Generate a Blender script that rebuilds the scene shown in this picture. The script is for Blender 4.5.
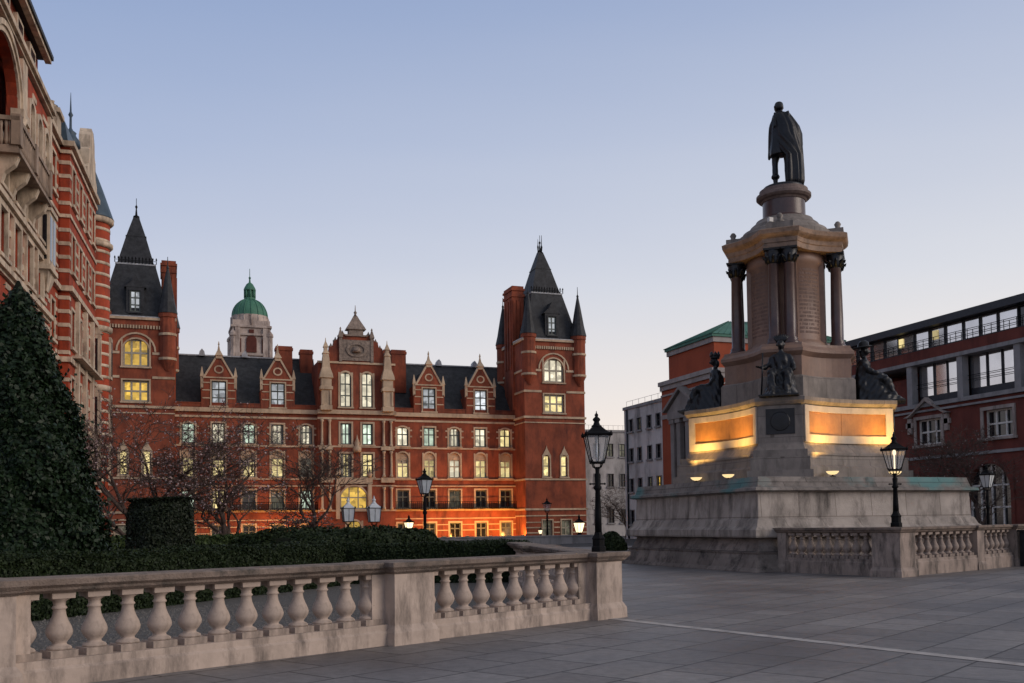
import bpy, bmesh, math, random
import numpy as np
from mathutils import Vector, Matrix, noise
R = math.radians
PI = math.pi
for o in list(bpy.data.objects):
    bpy.data.objects.remove(o)
SC = bpy.context.scene
COL = SC.collection

# ------------------------------------------------------------------ camera
YAW = math.atan2(.3354, .9421)
PIT = math.atan(43 / 990.)
ROLL = R(.757)
cam_d = bpy.data.cameras.new('camera')
cam = bpy.data.objects.new('camera', cam_d)
COL.objects.link(cam)
fw = Vector((math.sin(YAW) * math.cos(PIT), math.cos(YAW) * math.cos(PIT), math.sin(PIT)))
r0 = Vector((math.cos(YAW), -math.sin(YAW), 0))
u0 = r0.cross(fw)
cr = r0 * math.cos(ROLL) - u0 * math.sin(ROLL)
cu = u0 * math.cos(ROLL) + r0 * math.sin(ROLL)
m = Matrix((cr, cu, -fw)).transposed().to_4x4()
m.translation = (0, 0, 1.5)
cam.matrix_world = m
cam_d.sensor_width = 36
cam_d.lens = 990 / 1024 * 36
cam_d.shift_y = (482 - 341.5) / 1024
cam_d.clip_start = .1
cam_d.clip_end = 5000
SC.camera = cam

# ------------------------------------------------------------------ world, sun, exposure
W = bpy.data.worlds.new('World')
SC.world = W
W.use_nodes = True
nt = W.node_tree
nt.nodes.clear()
def N(t, ty, **kw):
    n = t.nodes.new(ty)
    for k, v in kw.items():
        if k.startswith('i_'):
            n.inputs[k[2:].replace('_', ' ')].default_value = v
        else:
            setattr(n, k, v)
    return n
SUN_EL, SUN_AZ = R(4), R(130)      # after-glow low on the right, a little behind the camera (azimuth from +Y towards +X)
out = N(nt, 'ShaderNodeOutputWorld')
bg1 = N(nt, 'ShaderNodeBackground')
bg2 = N(nt, 'ShaderNodeBackground')
addn = N(nt, 'ShaderNodeAddShader')
sky = N(nt, 'ShaderNodeTexSky')
sky.sky_type = 'NISHITA'
sky.sun_disc = False
sky.sun_elevation = SUN_EL
sky.sun_rotation = SUN_AZ
bg1.inputs['Strength'].default_value = .006
nt.links.new(sky.outputs[0], bg1.inputs['Color'])
def srgb(r, g, b):
    f = lambda c: (c / 255 / 12.92) if c / 255 <= .04045 else ((c / 255 + .055) / 1.055) ** 2.4
    return (f(r), f(g), f(b), 1)
tc = N(nt, 'ShaderNodeTexCoord')
sep = N(nt, 'ShaderNodeSeparateXYZ')
nt.links.new(tc.outputs['Generated'], sep.inputs[0])
def ramp(t, stops):
    n = N(t, 'ShaderNodeValToRGB')
    e = n.color_ramp.elements
    while len(e) < len(stops):
        e.new(.5)
    for i, (p, c) in enumerate(stops):
        e[i].position = p
        e[i].color = c
    return n
rampA = ramp(nt, [(0, srgb(229, 212, 202)), (.06, srgb(220, 210, 208)), (.13, srgb(203, 203, 213)), (.23, srgb(180, 189, 211)),
                  (.36, srgb(151, 168, 202)), (.48, srgb(127, 150, 191)), (.62, srgb(130, 142, 166)), (1, srgb(150, 150, 154))])
rampB = ramp(nt, [(0, srgb(252, 233, 210)), (.06, srgb(247, 232, 217)), (.13, srgb(236, 227, 219)), (.23, srgb(214, 215, 220)),
                  (.36, srgb(187, 194, 211)), (.48, srgb(160, 173, 201)), (.62, srgb(148, 158, 176)), (1, srgb(158, 156, 158))])
nt.links.new(sep.outputs['Z'], rampA.inputs[0])
nt.links.new(sep.outputs['Z'], rampB.inputs[0])
dot = N(nt, 'ShaderNodeVectorMath', operation='DOT_PRODUCT')
dot.inputs[1].default_value = (math.sin(R(75)), math.cos(R(75)), 0)
nt.links.new(tc.outputs['Generated'], dot.inputs[0])
mr = N(nt, 'ShaderNodeMapRange')
mr.inputs['From Min'].default_value = -.1
mr.inputs['From Max'].default_value = .95
nt.links.new(dot.outputs['Value'], mr.inputs['Value'])
mixs = N(nt, 'ShaderNodeMix', data_type='RGBA')
skm = N(nt, 'ShaderNodeMapping')
skm.inputs['Scale'].default_value = (1.2, 1.2, 7)
skn = N(nt, 'ShaderNodeTexNoise')                     # faint thin haze bands
skn.inputs['Scale'].default_value = 1.6
skn.inputs['Detail'].default_value = 5
nt.links.new(tc.outputs['Generated'], skm.inputs[0])
nt.links.new(skm.outputs[0], skn.inputs['Vector'])
ska = N(nt, 'ShaderNodeMath', operation='MULTIPLY_ADD', use_clamp=True)
ska.inputs[1].default_value = .30
nt.links.new(skn.outputs['Fac'], ska.inputs[0])
sks = N(nt, 'ShaderNodeMath', operation='SUBTRACT')
sks.inputs[1].default_value = .15
nt.links.new(mr.outputs[0], sks.inputs[0])
nt.links.new(sks.outputs[0], ska.inputs[2])
nt.links.new(ska.outputs[0], mixs.inputs['Factor'])
nt.links.new(rampA.outputs[0], mixs.inputs[6])
nt.links.new(rampB.outputs[0], mixs.inputs[7])
nt.links.new(mixs.outputs[2], bg2.inputs['Color'])
bg2.inputs['Strength'].default_value = 1.0
nt.links.new(bg1.outputs[0], addn.inputs[0])
nt.links.new(bg2.outputs[0], addn.inputs[1])
nt.links.new(addn.outputs[0], out.inputs[0])
sd = bpy.data.lights.new('sun', 'SUN')
sd.energy = 1.35
sd.angle = R(35)
sd.color = (1, .86, .74)
sun = bpy.data.objects.new('sun', sd)
COL.objects.link(sun)
se, sa = R(24), SUN_AZ
sun.rotation_euler = Vector((-math.sin(sa) * math.cos(se), -math.cos(sa) * math.cos(se), -math.sin(se))).to_track_quat('-Z', 'Y').to_euler()
SC.view_settings.view_transform = 'Standard'
SC.view_settings.look = 'None'
SC.view_settings.exposure = .13
SC.view_settings.gamma = 1

# ------------------------------------------------------------------ materials
def newmat(name):
    m = bpy.data.materials.new(name)
    m.use_nodes = True
    t = m.node_tree
    b = t.nodes['Principled BSDF']
    return m, t, b
def lin(c):
    return (c[0], c[1], c[2], 1)
def mul(c, k):
    return tuple(min(1, x * k) for x in c[:3])
def stone(name, c, rough=.8, scale=1., var=.25, dark=None, damt=.5, bump=.3, streak=False, bscale=30, joints=None, jc=.5, rust=None, green=None, spec=.3):
    """weathered masonry: broad tint, dark stains, optional block joints"""
    m, t, b = newmat(name)
    L = t.links.new
    co = N(t, 'ShaderNodeTexCoord')
    src = co.outputs['Object']
    n1 = N(t, 'ShaderNodeTexNoise')
    n1.inputs['Scale'].default_value = scale
    n1.inputs['Detail'].default_value = 6
    n1.inputs['Roughness'].default_value = .65
    L(src, n1.inputs['Vector'])
    r1 = ramp(t, [(.3, lin(mul(c, 1 - var))), (.5, lin(c)), (.72, lin(mul(c, 1 + var)))])
    L(n1.outputs['Fac'], r1.inputs[0])
    cur = r1.outputs[0]
    def blend(fac, colr):
        nonlocal cur
        mx = N(t, 'ShaderNodeMix', data_type='RGBA')
        L(fac, mx.inputs['Factor'])
        L(cur, mx.inputs[6])
        if isinstance(colr, tuple):
            mx.inputs[7].default_value = lin(colr)
        else:
            L(colr, mx.inputs[7])
        cur = mx.outputs[2]
    if dark is not None:
        mp = N(t, 'ShaderNodeMapping')
        mp.inputs['Scale'].default_value = (1, 1, .28 if streak else 1)
        L(src, mp.inputs[0])
        n2 = N(t, 'ShaderNodeTexNoise')
        n2.inputs['Scale'].default_value = scale * 1.9
        n2.inputs['Detail'].default_value = 8
        n2.inputs['Roughness'].default_value = .7
        L(mp.outputs[0], n2.inputs['Vector'])
        r2 = ramp(t, [(.47, (0, 0, 0, 1)), (.68, (damt, damt, damt, 1))])
        L(n2.outputs['Fac'], r2.inputs[0])
        blend(r2.outputs[0], dark)
    if green is not None:
        n3 = N(t, 'ShaderNodeTexNoise')
        n3.inputs['Scale'].default_value = scale * .55
        n3.inputs['Detail'].default_value = 5
        mp = N(t, 'ShaderNodeMapping')
        mp.inputs['Location'].default_value = (13, 7, 3)
        mp.inputs['Scale'].default_value = (1, 1, 1.6)
        L(src, mp.inputs[0])
        L(mp.outputs[0], n3.inputs['Vector'])
        r3 = ramp(t, [(.52, (0, 0, 0, 1)), (.64, (.75, .75, .75, 1))])
        L(n3.outputs['Fac'], r3.inputs[0])
        blend(r3.outputs[0], green)
    bh = None
    if joints:
        # blocks laid in world x+y / z
        bw, bhh, mort = joints
        cx = N(t, 'ShaderNodeSeparateXYZ')
        L(src, cx.inputs[0])
        ad = N(t, 'ShaderNodeMath', operation='ADD')
        L(cx.outputs['X'], ad.inputs[0])
        L(cx.outputs['Y'], ad.inputs[1])
        cb = N(t, 'ShaderNodeCombineXYZ')
        L(ad.outputs[0], cb.inputs[0])
        L(cx.outputs['Z'], cb.inputs[1])
        br = N(t, 'ShaderNodeTexBrick')
        br.inputs['Scale'].default_value = 1
        br.inputs['Brick Width'].default_value = bw
        br.inputs['Row Height'].default_value = bhh
        br.inputs['Mortar Size'].default_value = mort
        br.inputs['Color1'].default_value = (1, 1, 1, 1)
        br.inputs['Color2'].default_value = (jc, jc, jc, 1)
        br.inputs['Mortar'].default_value = (.35, .33, .32, 1)
        L(cb.outputs[0], br.inputs['Vector'])
        mm = N(t, 'ShaderNodeMix', data_type='RGBA', blend_type='MULTIPLY')
        mm.inputs['Factor'].default_value = .8
        L(cur, mm.inputs[6])
        L(br.outputs['Color'], mm.inputs[7])
        cur = mm.outputs[2]
    L(cur, b.inputs['Base Color'])
    b.inputs['Roughness'].default_value = rough
    b.inputs['Specular IOR Level'].default_value = spec
    if bump:
        nb = N(t, 'ShaderNodeTexNoise')
        nb.inputs['Scale'].default_value = bscale
        nb.inputs['Detail'].default_value = 5
        L(src, nb.inputs['Vector'])
        bp = N(t, 'ShaderNodeBump')
        bp.inputs['Strength'].default_value = bump
        bp.inputs['Distance'].default_value = .03
        L(nb.outputs['Fac'], bp.inputs['Height'])
        L(bp.outputs[0], b.inputs['Normal'])
    return m
def plain(name, c, rough=.5, metal=0., spec=.5, var=.2, scale=6, bump=0):
    m, t, b = newmat(name)
    L = t.links.new
    co = N(t, 'ShaderNodeTexCoord')
    n1 = N(t, 'ShaderNodeTexNoise')
    n1.inputs['Scale'].default_value = scale
    n1.inputs['Detail'].default_value = 4
    L(co.outputs['Object'], n1.inputs['Vector'])
    r1 = ramp(t, [(.3, lin(mul(c, 1 - var))), (.7, lin(mul(c, 1 + var)))])
    L(n1.outputs['Fac'], r1.inputs[0])
    L(r1.outputs[0], b.inputs['Base Color'])
    b.inputs['Roughness'].default_value = rough
    b.inputs['Metallic'].default_value = metal
    b.inputs['Specular IOR Level'].default_value = spec
    if bump:
        bp = N(t, 'ShaderNodeBump')
        bp.inputs['Strength'].default_value = bump
        bp.inputs['Distance'].default_value = .02
        L(n1.outputs['Fac'], bp.inputs['Height'])
        L(bp.outputs[0], b.inputs['Normal'])
    return m
def lit(name, c, strength, var=.4, scale=1.1):
    """window of a lighted room: uneven brightness of walls, lamps and furniture behind the glass"""
    m, t, b = newmat(name)
    L = t.links.new
    co = N(t, 'ShaderNodeTexCoord')
    v = N(t, 'ShaderNodeTexVoronoi')
    v.distance = 'CHEBYCHEV'
    v.inputs['Scale'].default_value = scale * 1.6
    L(co.outputs['Object'], v.inputs['Vector'])
    n1 = N(t, 'ShaderNodeTexNoise')
    n1.inputs['Scale'].default_value = scale
    n1.inputs['Detail'].default_value = 3
    L(co.outputs['Object'], n1.inputs['Vector'])
    r1 = ramp(t, [(.3, (1 - var,) * 3 + (1,)), (.62, (1.0,) * 3 + (1,)), (.8, (1.0,) * 3 + (1,))])
    L(n1.outputs['Fac'], r1.inputs[0])
    r2 = ramp(t, [(.1, (.35,) * 3 + (1,)), (.8, (1.0,) * 3 + (1,))])
    L(v.outputs['Color'], r2.inputs[0])
    mm = N(t, 'ShaderNodeMix', data_type='RGBA', blend_type='MULTIPLY')
    mm.inputs['Factor'].default_value = 1
    L(r1.outputs[0], mm.inputs[6])
    L(r2.outputs[0], mm.inputs[7])
    m2 = N(t, 'ShaderNodeMix', data_type='RGBA', blend_type='MULTIPLY')
    m2.inputs['Factor'].default_value = 1
    L(mm.outputs[2], m2.inputs[6])
    m2.inputs[7].default_value = lin(c)
    b.inputs['Base Color'].default_value = (.03, .03, .03, 1)
    b.inputs['Roughness'].default_value = .15
    L(m2.outputs[2], b.inputs['Emission Color'])
    oi = N(t, 'ShaderNodeObjectInfo')
    mrr = N(t, 'ShaderNodeMapRange')
    mrr.inputs['To Min'].default_value = strength * .55
    mrr.inputs['To Max'].default_value = strength * 1.2
    L(oi.outputs['Random'], mrr.inputs['Value'])
    L(mrr.outputs[0], b.inputs['Emission Strength'])
    return m
def glow(name, c, s):
    m, t, b = newmat(name)
    b.inputs['Base Color'].default_value = (.1, .1, .1, 1)
    b.inputs['Emission Color'].default_value = lin(c)
    b.inputs['Emission Strength'].default_value = s
    return m
def clear(name, c=(1, 1, 1), rough=.02, mixf=.82):
    """thin lantern glass"""
    m, t, b = newmat(name)
    L = t.links.new
    tr = N(t, 'ShaderNodeBsdfTransparent')
    tr.inputs[0].default_value = lin(c)
    b.inputs['Base Color'].default_value = (.75, .77, .8, 1)
    b.inputs['Roughness'].default_value = rough
    mx = N(t, 'ShaderNodeMixShader')
    mx.inputs[0].default_value = mixf
    L(b.outputs[0], mx.inputs[1])
    L(tr.outputs[0], mx.inputs[2])
    L(mx.outputs[0], t.nodes['Material Output'].inputs[0])
    return m
def leafmat(name, c1, c2, rough=.5, spec=.4):
    m, t, b = newmat(name)
    L = t.links.new
    co = N(t, 'ShaderNodeTexCoord')
    n1 = N(t, 'ShaderNodeTexNoise')
    n1.inputs['Scale'].default_value = 9
    n1.inputs['Detail'].default_value = 3
    L(co.outputs['Object'], n1.inputs['Vector'])
    r1 = ramp(t, [(.35, lin(c1)), (.65, lin(c2))])
    L(n1.outputs['Fac'], r1.inputs[0])
    L(r1.outputs[0], b.inputs['Base Color'])
    b.inputs['Roughness'].default_value = rough
    b.inputs['Specular IOR Level'].default_value = spec
    return m

BRICK = stone('red_brick', (.25, .062, .030), .85, .55, .38, (.07, .022, .017), .8, .15, True, bscale=14)
BRICK_L = stone('mansion_brick', (.33, .052, .020), .85, .7, .35, (.10, .028, .02), .75, .2, True, bscale=16)
BRICK_B = stone('orange_brick', (.33, .07, .03), .85, .4, .2, (.16, .04, .025), .4, .15, True)
BRICK_R = stone('dark_brick', (.15, .040, .029), .85, .6, .3, (.05, .018, .016), .6, .2, True)
DRESS = stone('buff_dressing', (.50, .37, .25), .8, .6, .25, (.16, .10, .07), .6, .2, True)
DRESS_L = stone('mansion_dressing', (.54, .43, .32), .8, .9, .3, (.13, .095, .07), .8, .25, True)
BALST = stone('balustrade_stone', (.45, .36, .30), .85, 1.6, .25, (.07, .058, .05), .85, .22, True, bscale=16)
RAILST = stone('weathered_rail_stone', (.22, .17, .14), .85, 1.8, .35, (.045, .045, .04), .85, .5, False, bscale=45)
PLST = stone('plinth_stone', (.44, .385, .34), .85, .9, .3, (.075, .065, .058), .92, .45, True, bscale=30, joints=(1.35, .82, .012), jc=.6)
PLBASE = stone('plinth_base_stone', (.24, .20, .175), .85, 1.1, .35, (.04, .036, .033), .95, .7, False, bscale=18, joints=(1.5, .6, .014), jc=.6)
CAPST = stone('stained_cap_stone', (.24, .21, .19), .85, 1.1, .3, (.06, .058, .055), .8, .4, False, green=(.09, .25, .25), joints=(1.7, .9, .012), jc=.7)
MBALST = stone('sooty_balustrade_stone', (.30, .24, .205), .85, 1.6, .3, (.035, .032, .03), .92, .5, True, bscale=40)
GRAN = stone('pink_granite', (.235, .145, .105), .5, 2.2, .2, (.17, .115, .10), .5, .12, True, bscale=60, spec=.4)
GRAND = stone('dark_red_granite', (.075, .042, .037), .3, 3, .3, (.05, .03, .03), .5, .06, False, bscale=80, spec=.5)
GRANG = stone('grey_granite', (.24, .205, .18), .6, 1.6, .25, (.09, .08, .07), .7, .15, True, bscale=60, joints=(1.1, .7, .008), jc=.85)
PANEL = stone('panel_granite', (.42, .19, .06), .45, 3, .18, (.26, .12, .06), .4, .1, True, bscale=60)
FRAMEST = stone('pale_panel_frame', (.55, .46, .36), .6, 1.5, .15, (.3, .24, .18), .5, .1, True)
BRONZE = plain('bronze', (.008, .009, .012), .42, .15, .45, .5, 5, .25)
IRON = plain('black_iron', (.005, .005, .006), .65, .0, .12, .3, 9)
SLATE = stone('slate', (.030, .031, .034), .6, 1.4, .55, (.010, .010, .012), .8, .35, False, bscale=9)
SLATE_L = stone('blue_slate', (.055, .085, .115), .5, 1.5, .3, (.03, .045, .06), .5, .2, False, bscale=12)
LEAD = plain('lead_flashing', (.33, .33, .34), .5, .1, .5, .3, 3)
COPPER = stone('green_copper', (.06, .165, .12), .65, .8, .22, (.04, .12, .09), .5, .1, True)
DOMECOP = stone('dome_copper', (.06, .175, .115), .6, .8, .2, (.03, .11, .07), .5, .1, True)
TOWST = stone('tower_stone', (.44, .36, .31), .8, .6, .3, (.12, .08, .07), .9, .2, True)
WHITEW = stone('pale_render', (.40, .38, .37), .85, .35, .2, (.11, .105, .10), .8, .1, True)
GREYW = stone('grey_render', (.52, .49, .475), .85, .3, .25, (.07, .065, .065), .85, .1, True)
CONC = stone('grey_concrete', (.27, .26, .26), .8, .8, .2, (.10, .10, .10), .6, .2, True)
DARKP = plain('dark_painted_metal', (.022, .025, .032), .5, .2, .5, .3)
WHITEP = plain('white_paint', (.62, .60, .56), .5, 0, .4, .12)
FRAMEP = plain('painted_window_bars', (.10, .115, .10), .5, 0, .4, .2)
FRAMEB = plain('cream_window_bars', (.36, .32, .24), .5, 0, .4, .2)
REFL = plain('sky_reflecting_glass', (.70, .68, .67), .08, .92, .6, .12, .6)
DKGL = plain('dark_glass', (.012, .014, .018), .08, 0, .7, .3)
L_WARM = lit('lit_room_warm', (1.0, .80, .36), 1.3)
L_GREEN = lit('lit_room_greenish', (.78, .95, .74), 1.25)
BLIND = plain('cream_blind', (.42, .38, .30), .8, 0, .2, .1)
L_WHITE = lit('lit_room_white', (.80, .84, .88), .9)
L_AMBER = lit('lit_room_amber', (1.0, .62, .10), .95, .45)
L_CREAM = lit('lit_room_cream', (1.0, .90, .66), 1.2)
L_DIM = lit('dim_room', (.55, .52, .36), .25, .8)
PEDLAMP = glow('lamp_glow', (1, .80, .48), 1.8)
MANTLE = glow('lamp_mantle', (1, .80, .50), 1.6)
FLOODG = glow('floodlight_lens', (1, .72, .34), 1.05)
GLASSC = clear('lantern_glass')
FROST = plain('frosted_lantern_top', (.60, .63, .64), .35, 0, .5, .08)

# ------------------------------------------------------------------ mesh helpers
class MB:
    """collects faces, builds ONE mesh object"""
    def __init__(s, F=None):
        s.v, s.f, s.m, s.F, s.sm = [], [], [], F, []
    def add(s, vs, fs, mi=0, smooth=False):
        n = len(s.v)
        F = s.F
        s.v += [tuple(F(*p)) if F else tuple(p) for p in vs]
        for q in fs:
            s.f.append(tuple(n + i for i in q))
            s.m.append(mi)
            s.sm.append(smooth)
        return s
    def box(s, x0, x1, y0, y1, z0, z1, mi=0):
        return s.add([(x0, y0, z0), (x1, y0, z0), (x1, y1, z0), (x0, y1, z0), (x0, y0, z1), (x1, y0, z1), (x1, y1, z1), (x0, y1, z1)],
                     [(0, 3, 2, 1), (4, 5, 6, 7), (0, 1, 5, 4), (1, 2, 6, 5), (2, 3, 7, 6), (3, 0, 4, 7)], mi)
    def prism(s, pts, d0, d1, axis='y', mi=0):
        """polygon in (x,z) pushed along y, or in (x,y) pushed along z"""
        n = len(pts)
        if axis == 'y':
            vs = [(p[0], d0, p[1]) for p in pts] + [(p[0], d1, p[1]) for p in pts]
        elif axis == 'x':
            vs = [(d0, p[0], p[1]) for p in pts] + [(d1, p[0], p[1]) for p in pts]
        else:
            vs = [(p[0], p[1], d0) for p in pts] + [(p[0], p[1], d1) for p in pts]
        fs = [tuple(range(n)), tuple(range(2 * n - 1, n - 1, -1))] + [(i, (i + 1) % n, n + (i + 1) % n, n + i) for i in range(n)]
        return s.add(vs, fs, mi)
    def loft(s, rings, mi=0, smooth=False, cap=True):
        n = len(rings[0])
        vs = [p for r in rings for p in r]
        fs = []
        for k in range(len(rings) - 1):
            for i in range(n):
                j = (i + 1) % n
                fs.append((k * n + i, k * n + j, (k + 1) * n + j, (k + 1) * n + i))
        if cap:
            fs.append(tuple(range(n - 1, -1, -1)))
            fs.append(tuple((len(rings) - 1) * n + i for i in range(n)))
        return s.add(vs, fs, mi, smooth)
    def lathe(s, prof, cx=0, cy=0, n=16, mi=0, smooth=True, rot=0.):
        return s.loft([[(cx + r * math.cos(2 * PI * i / n + rot), cy + r * math.sin(2 * PI * i / n + rot), z) for i in range(n)] for r, z in prof], mi, smooth)
    def squares(s, prof, cx=0, cy=0, mi=0, rot=0., k=1.):
        """stacked square mouldings given as (half width, z)"""
        q = math.sqrt(2)
        return s.loft([[(cx + h * q * math.cos(PI / 4 + PI / 2 * i + rot), cy + h * q * math.sin(PI / 4 + PI / 2 * i + rot), z) for i in range(4)] for h, z in prof], mi)
    def tube(s, path, rad, n=6, mi=0, smooth=True):
        path = [Vector(p) for p in path]
        rings = []
        ref = None
        for i, p in enumerate(path):
            t = (path[min(i + 1, len(path) - 1)] - path[max(i - 1, 0)]).normalized()
            if ref is None:
                ref = Vector((0, 0, 1)) if abs(t.z) < .9 else Vector((1, 0, 0))
            a = (ref - t * ref.dot(t))
            if a.length < 1e-4:
                a = t.orthogonal()
            a.normalize()
            ref = a
            b = t.cross(a)
            r = rad[i] if isinstance(rad, (list, tuple)) else rad
            rings.append([tuple(p + a * (r * math.cos(2 * PI * k / n)) + b * (r * math.sin(2 * PI * k / n))) for k in range(n)])
        return s.loft(rings, mi, smooth)
    def build(s, name, mats, parent=None, recalc=True):
        me = bpy.data.meshes.new(name)
        me.from_pydata(s.v, [], s.f)
        if not isinstance(mats, (list, tuple)):
            mats = [mats]
        for q in mats:
            me.materials.append(q)
        me.polygons.foreach_set('material_index', s.m)
        me.polygons.foreach_set('use_smooth', s.sm)
        if recalc and len(s.f) < 60000:
            b = bmesh.new()
            b.from_mesh(me)
            bmesh.ops.recalc_face_normals(b, faces=b.faces)
            b.to_mesh(me)
            b.free()
        me.update()
        o = bpy.data.objects.new(name, me)
        COL.objects.link(o)
        if parent:
            o.parent = parent
            # world-placed meshes under an Empty keep their place
            mw = MWORLD.get(parent.name)
            if mw is not None:
                o.matrix_parent_inverse = mw.inverted()
        return o
MWORLD = {}
def tag(o, label=None, cat=None, group=None, kind=None):
    if label: o['label'] = label
    if cat: o['category'] = cat
    if group: o['group'] = group
    if kind: o['kind'] = kind
    return o
def thing(name, label, cat, loc=(0, 0, 0), rz=0, group=None, local=False):
    """Empty at the thing's base. local=True: children are modelled in the thing's own frame"""
    o = bpy.data.objects.new(name, None)
    o.empty_display_size = .3
    COL.objects.link(o)
    o.location = loc
    o.rotation_euler = (0, 0, rz)
    tag(o, label, cat, group)
    if not local:
        MWORLD[o.name] = Matrix.Translation(loc) @ Matrix.Rotation(rz, 4, 'Z')
    return o
def struct(o):
    o['kind'] = 'structure'
    return o
def copy_tree(o, parent=None):
    c = o.copy()
    COL.objects.link(c)
    if parent: c.parent = parent
    for ch in list(o.children):
        copy_tree(ch, c)
    return c

# ------------------------------------------------------------------ facade helpers (u along the wall, w out of the wall, z up)
def holes_wall(mb, u0, u1, z0, z1, holes, w=0., rec=.25, mi=0, fill=None):
    """front sheet with rectangular openings and their reveals"""
    us = sorted({u0, u1, *[h[0] for h in holes], *[h[1] for h in holes]})
    zs = sorted({z0, z1, *[h[2] for h in holes], *[h[3] for h in holes]})
    us = [x for x in us if u0 <= x <= u1]
    zs = [x for x in zs if z0 <= x <= z1]
    for a, b in zip(us[:-1], us[1:]):
        c0 = None
        for k, (c, d) in enumerate(zip(zs[:-1], zs[1:])):
            um, zm = (a + b) / 2, (c + d) / 2
            inh = any(h[0] < um < h[1] and h[2] < zm < h[3] for h in holes)
            if not inh and c0 is None: c0 = c
            last = k == len(zs) - 2
            if c0 is not None and (inh or last):
                top = c if inh else d
                mb.add([(a, w, c0), (b, w, c0), (b, w, top), (a, w, top)], [(0, 1, 2, 3)], mi)
                c0 = None
    for a, b, c, d in [h[:4] for h in holes]:
        e = w - rec
        mb.add([(a, w, c), (a, w, d), (a, e, d), (a, e, c)], [(0, 1, 2, 3)], mi)
        mb.add([(b, w, c), (b, w, d), (b, e, d), (b, e, c)], [(0, 1, 2, 3)], mi)
        mb.add([(a, w, d), (b, w, d), (b, e, d), (a, e, d)], [(0, 1, 2, 3)], mi)
        mb.add([(a, w, c), (b, w, c), (b, e, c), (a, e, c)], [(0, 1, 2, 3)], mi)
def arc_pts(uc, zc, r, n=10, a0=0., a1=PI):
    return [(uc + r * math.cos(a0 + (a1 - a0) * i / n), zc + r * math.sin(a0 + (a1 - a0) * i / n)) for i in range(n + 1)]
def spandrels(mb, u0, u1, zs, zt, w, d, mi=0):
    """fills the corners of a rectangular opening so that it ends in an arch springing at zs"""
    uc, r = (u0 + u1) / 2, (u1 - u0) / 2
    k = (zt - zs) / r
    L = [(uc + r * math.cos(a), zs + k * r * math.sin(a)) for a in [PI / 2 * i / 6 for i in range(7)]]
    mb.prism([(u1, zt)] + [(u1, zs)] + L[1:-1] + [(uc, zt)], w - d, w, 'y', mi)
    L2 = [(2 * uc - a, b) for a, b in L]
    mb.prism([(u0, zt), (u0, zs)] + L2[1:-1] + [(uc, zt)], w - d, w, 'y', mi)
BLR = random.Random(77)
def window(parent, F, u0, u1, z0, z1, pane, w=0., rec=.25, nv=1, nh=2, arch=0., sur=.16, mats=None, sill=True, proud=.07, child=True, bar=.13, tymp=0., surmat=None, trans=None):
    """stone surround and painted bars as one mesh, the glass as its own pane"""
    fr = MB(F)
    S, B, G = 0, 1, 2
    zt = z1
    if sur:
        fr.box(u0 - sur, u0, w - .02, w + proud, z0, zt, S)
        fr.box(u1, u1 + sur, w - .02, w + proud, z0, zt, S)
        if arch:
            zs = z1 - arch
            ro, k = (u1 - u0) / 2 + sur, (arch + sur) / ((u1 - u0) / 2 + sur)
            uc = (u0 + u1) / 2
            ri, ki = (u1 - u0) / 2, arch / ((u1 - u0) / 2)
            n = 10
            for i in range(n):
                a, b = PI * i / n, PI * (i + 1) / n
                q = [(uc + ri * math.cos(a), zs + ki * ri * math.sin(a)), (uc + ro * math.cos(a), zs + k * ro * math.sin(a)),
                     (uc + ro * math.cos(b), zs + k * ro * math.sin(b)), (uc + ri * math.cos(b), zs + ki * ri * math.sin(b))]
                fr.prism(q, w - .02, w + proud + .003, 'y', S)
        else:
            fr.box(u0 - sur, u1 + sur, w - .02, w + proud + .003, zt, zt + sur, S)
    if sill:
        fr.box(u0 - sur - .08, u1 + sur + .08, w - rec, w + proud + .1, z0 - .16, z0, S)
    wb = w - rec + .03
    zb1 = z1 - tymp
    for i in range(nv + 2):
        x = u0 + (u1 - u0) * i / (nv + 1)
        h = bar / 2
        x = min(max(x, u0 + h), u1 - h)
        fr.box(x - h, x + h, wb, wb + .09, z0, z1 - (arch * .45 if arch and i in (0, nv + 1) else (0.02 if arch else 0)), B)
    hs = [z0 + (zb1 - z0) * i / nh for i in range(nh + 1)] if trans is None else [z0, zb1] + [z0 + (zb1 - z0) * q for q in trans]
    for zz in hs:
        zz = min(max(zz, z0 + bar / 2), zb1 - bar / 2)
        fr.box(u0, u1, wb + .004, wb + .086, zz - bar / 2, zz + bar / 2, B)
    if tymp:
        fr.box(u0, u1, wb - .01, wb + .12, zb1, z1 - .01, S)
    ms = mats or [DRESS, FRAMEP]
    o = None
    if child:
        o = fr.build('window', ms, parent)
        p = MB(F)
        p.box(u0 - .01, u1 + .01, w - rec - .05, w - rec, z0 - .01, z1 + .01)
        p.build('pane', pane, o)
        if BLR.random() < .42 and pane is not DKGL and z1 - z0 < 3.2:
            q = MB(F)
            hz = (z1 - z0) * BLR.uniform(.18, .5)
            if BLR.random() < .6:
                q.box(u0 + .02, u1 - .02, w - rec + .004, w - rec + .02, z1 - hz, z1 - .01)
            else:
                hw_ = (u1 - u0) * BLR.uniform(.14, .3)
                q.box(u0 + .02, u0 + hw_, w - rec + .004, w - rec + .02, z0, z1 - .01)
                q.box(u1 - hw_, u1 - .02, w - rec + .004, w - rec + .02, z0, z1 - .01)
            q.build('blind', BLIND, o)
    else:
        fr.box(u0 - .01, u1 + .01, w - rec - .05, w - rec, z0 - .01, z1 + .01, 2)
        o = fr.build('window', ms + [pane], parent)
    return o

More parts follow.
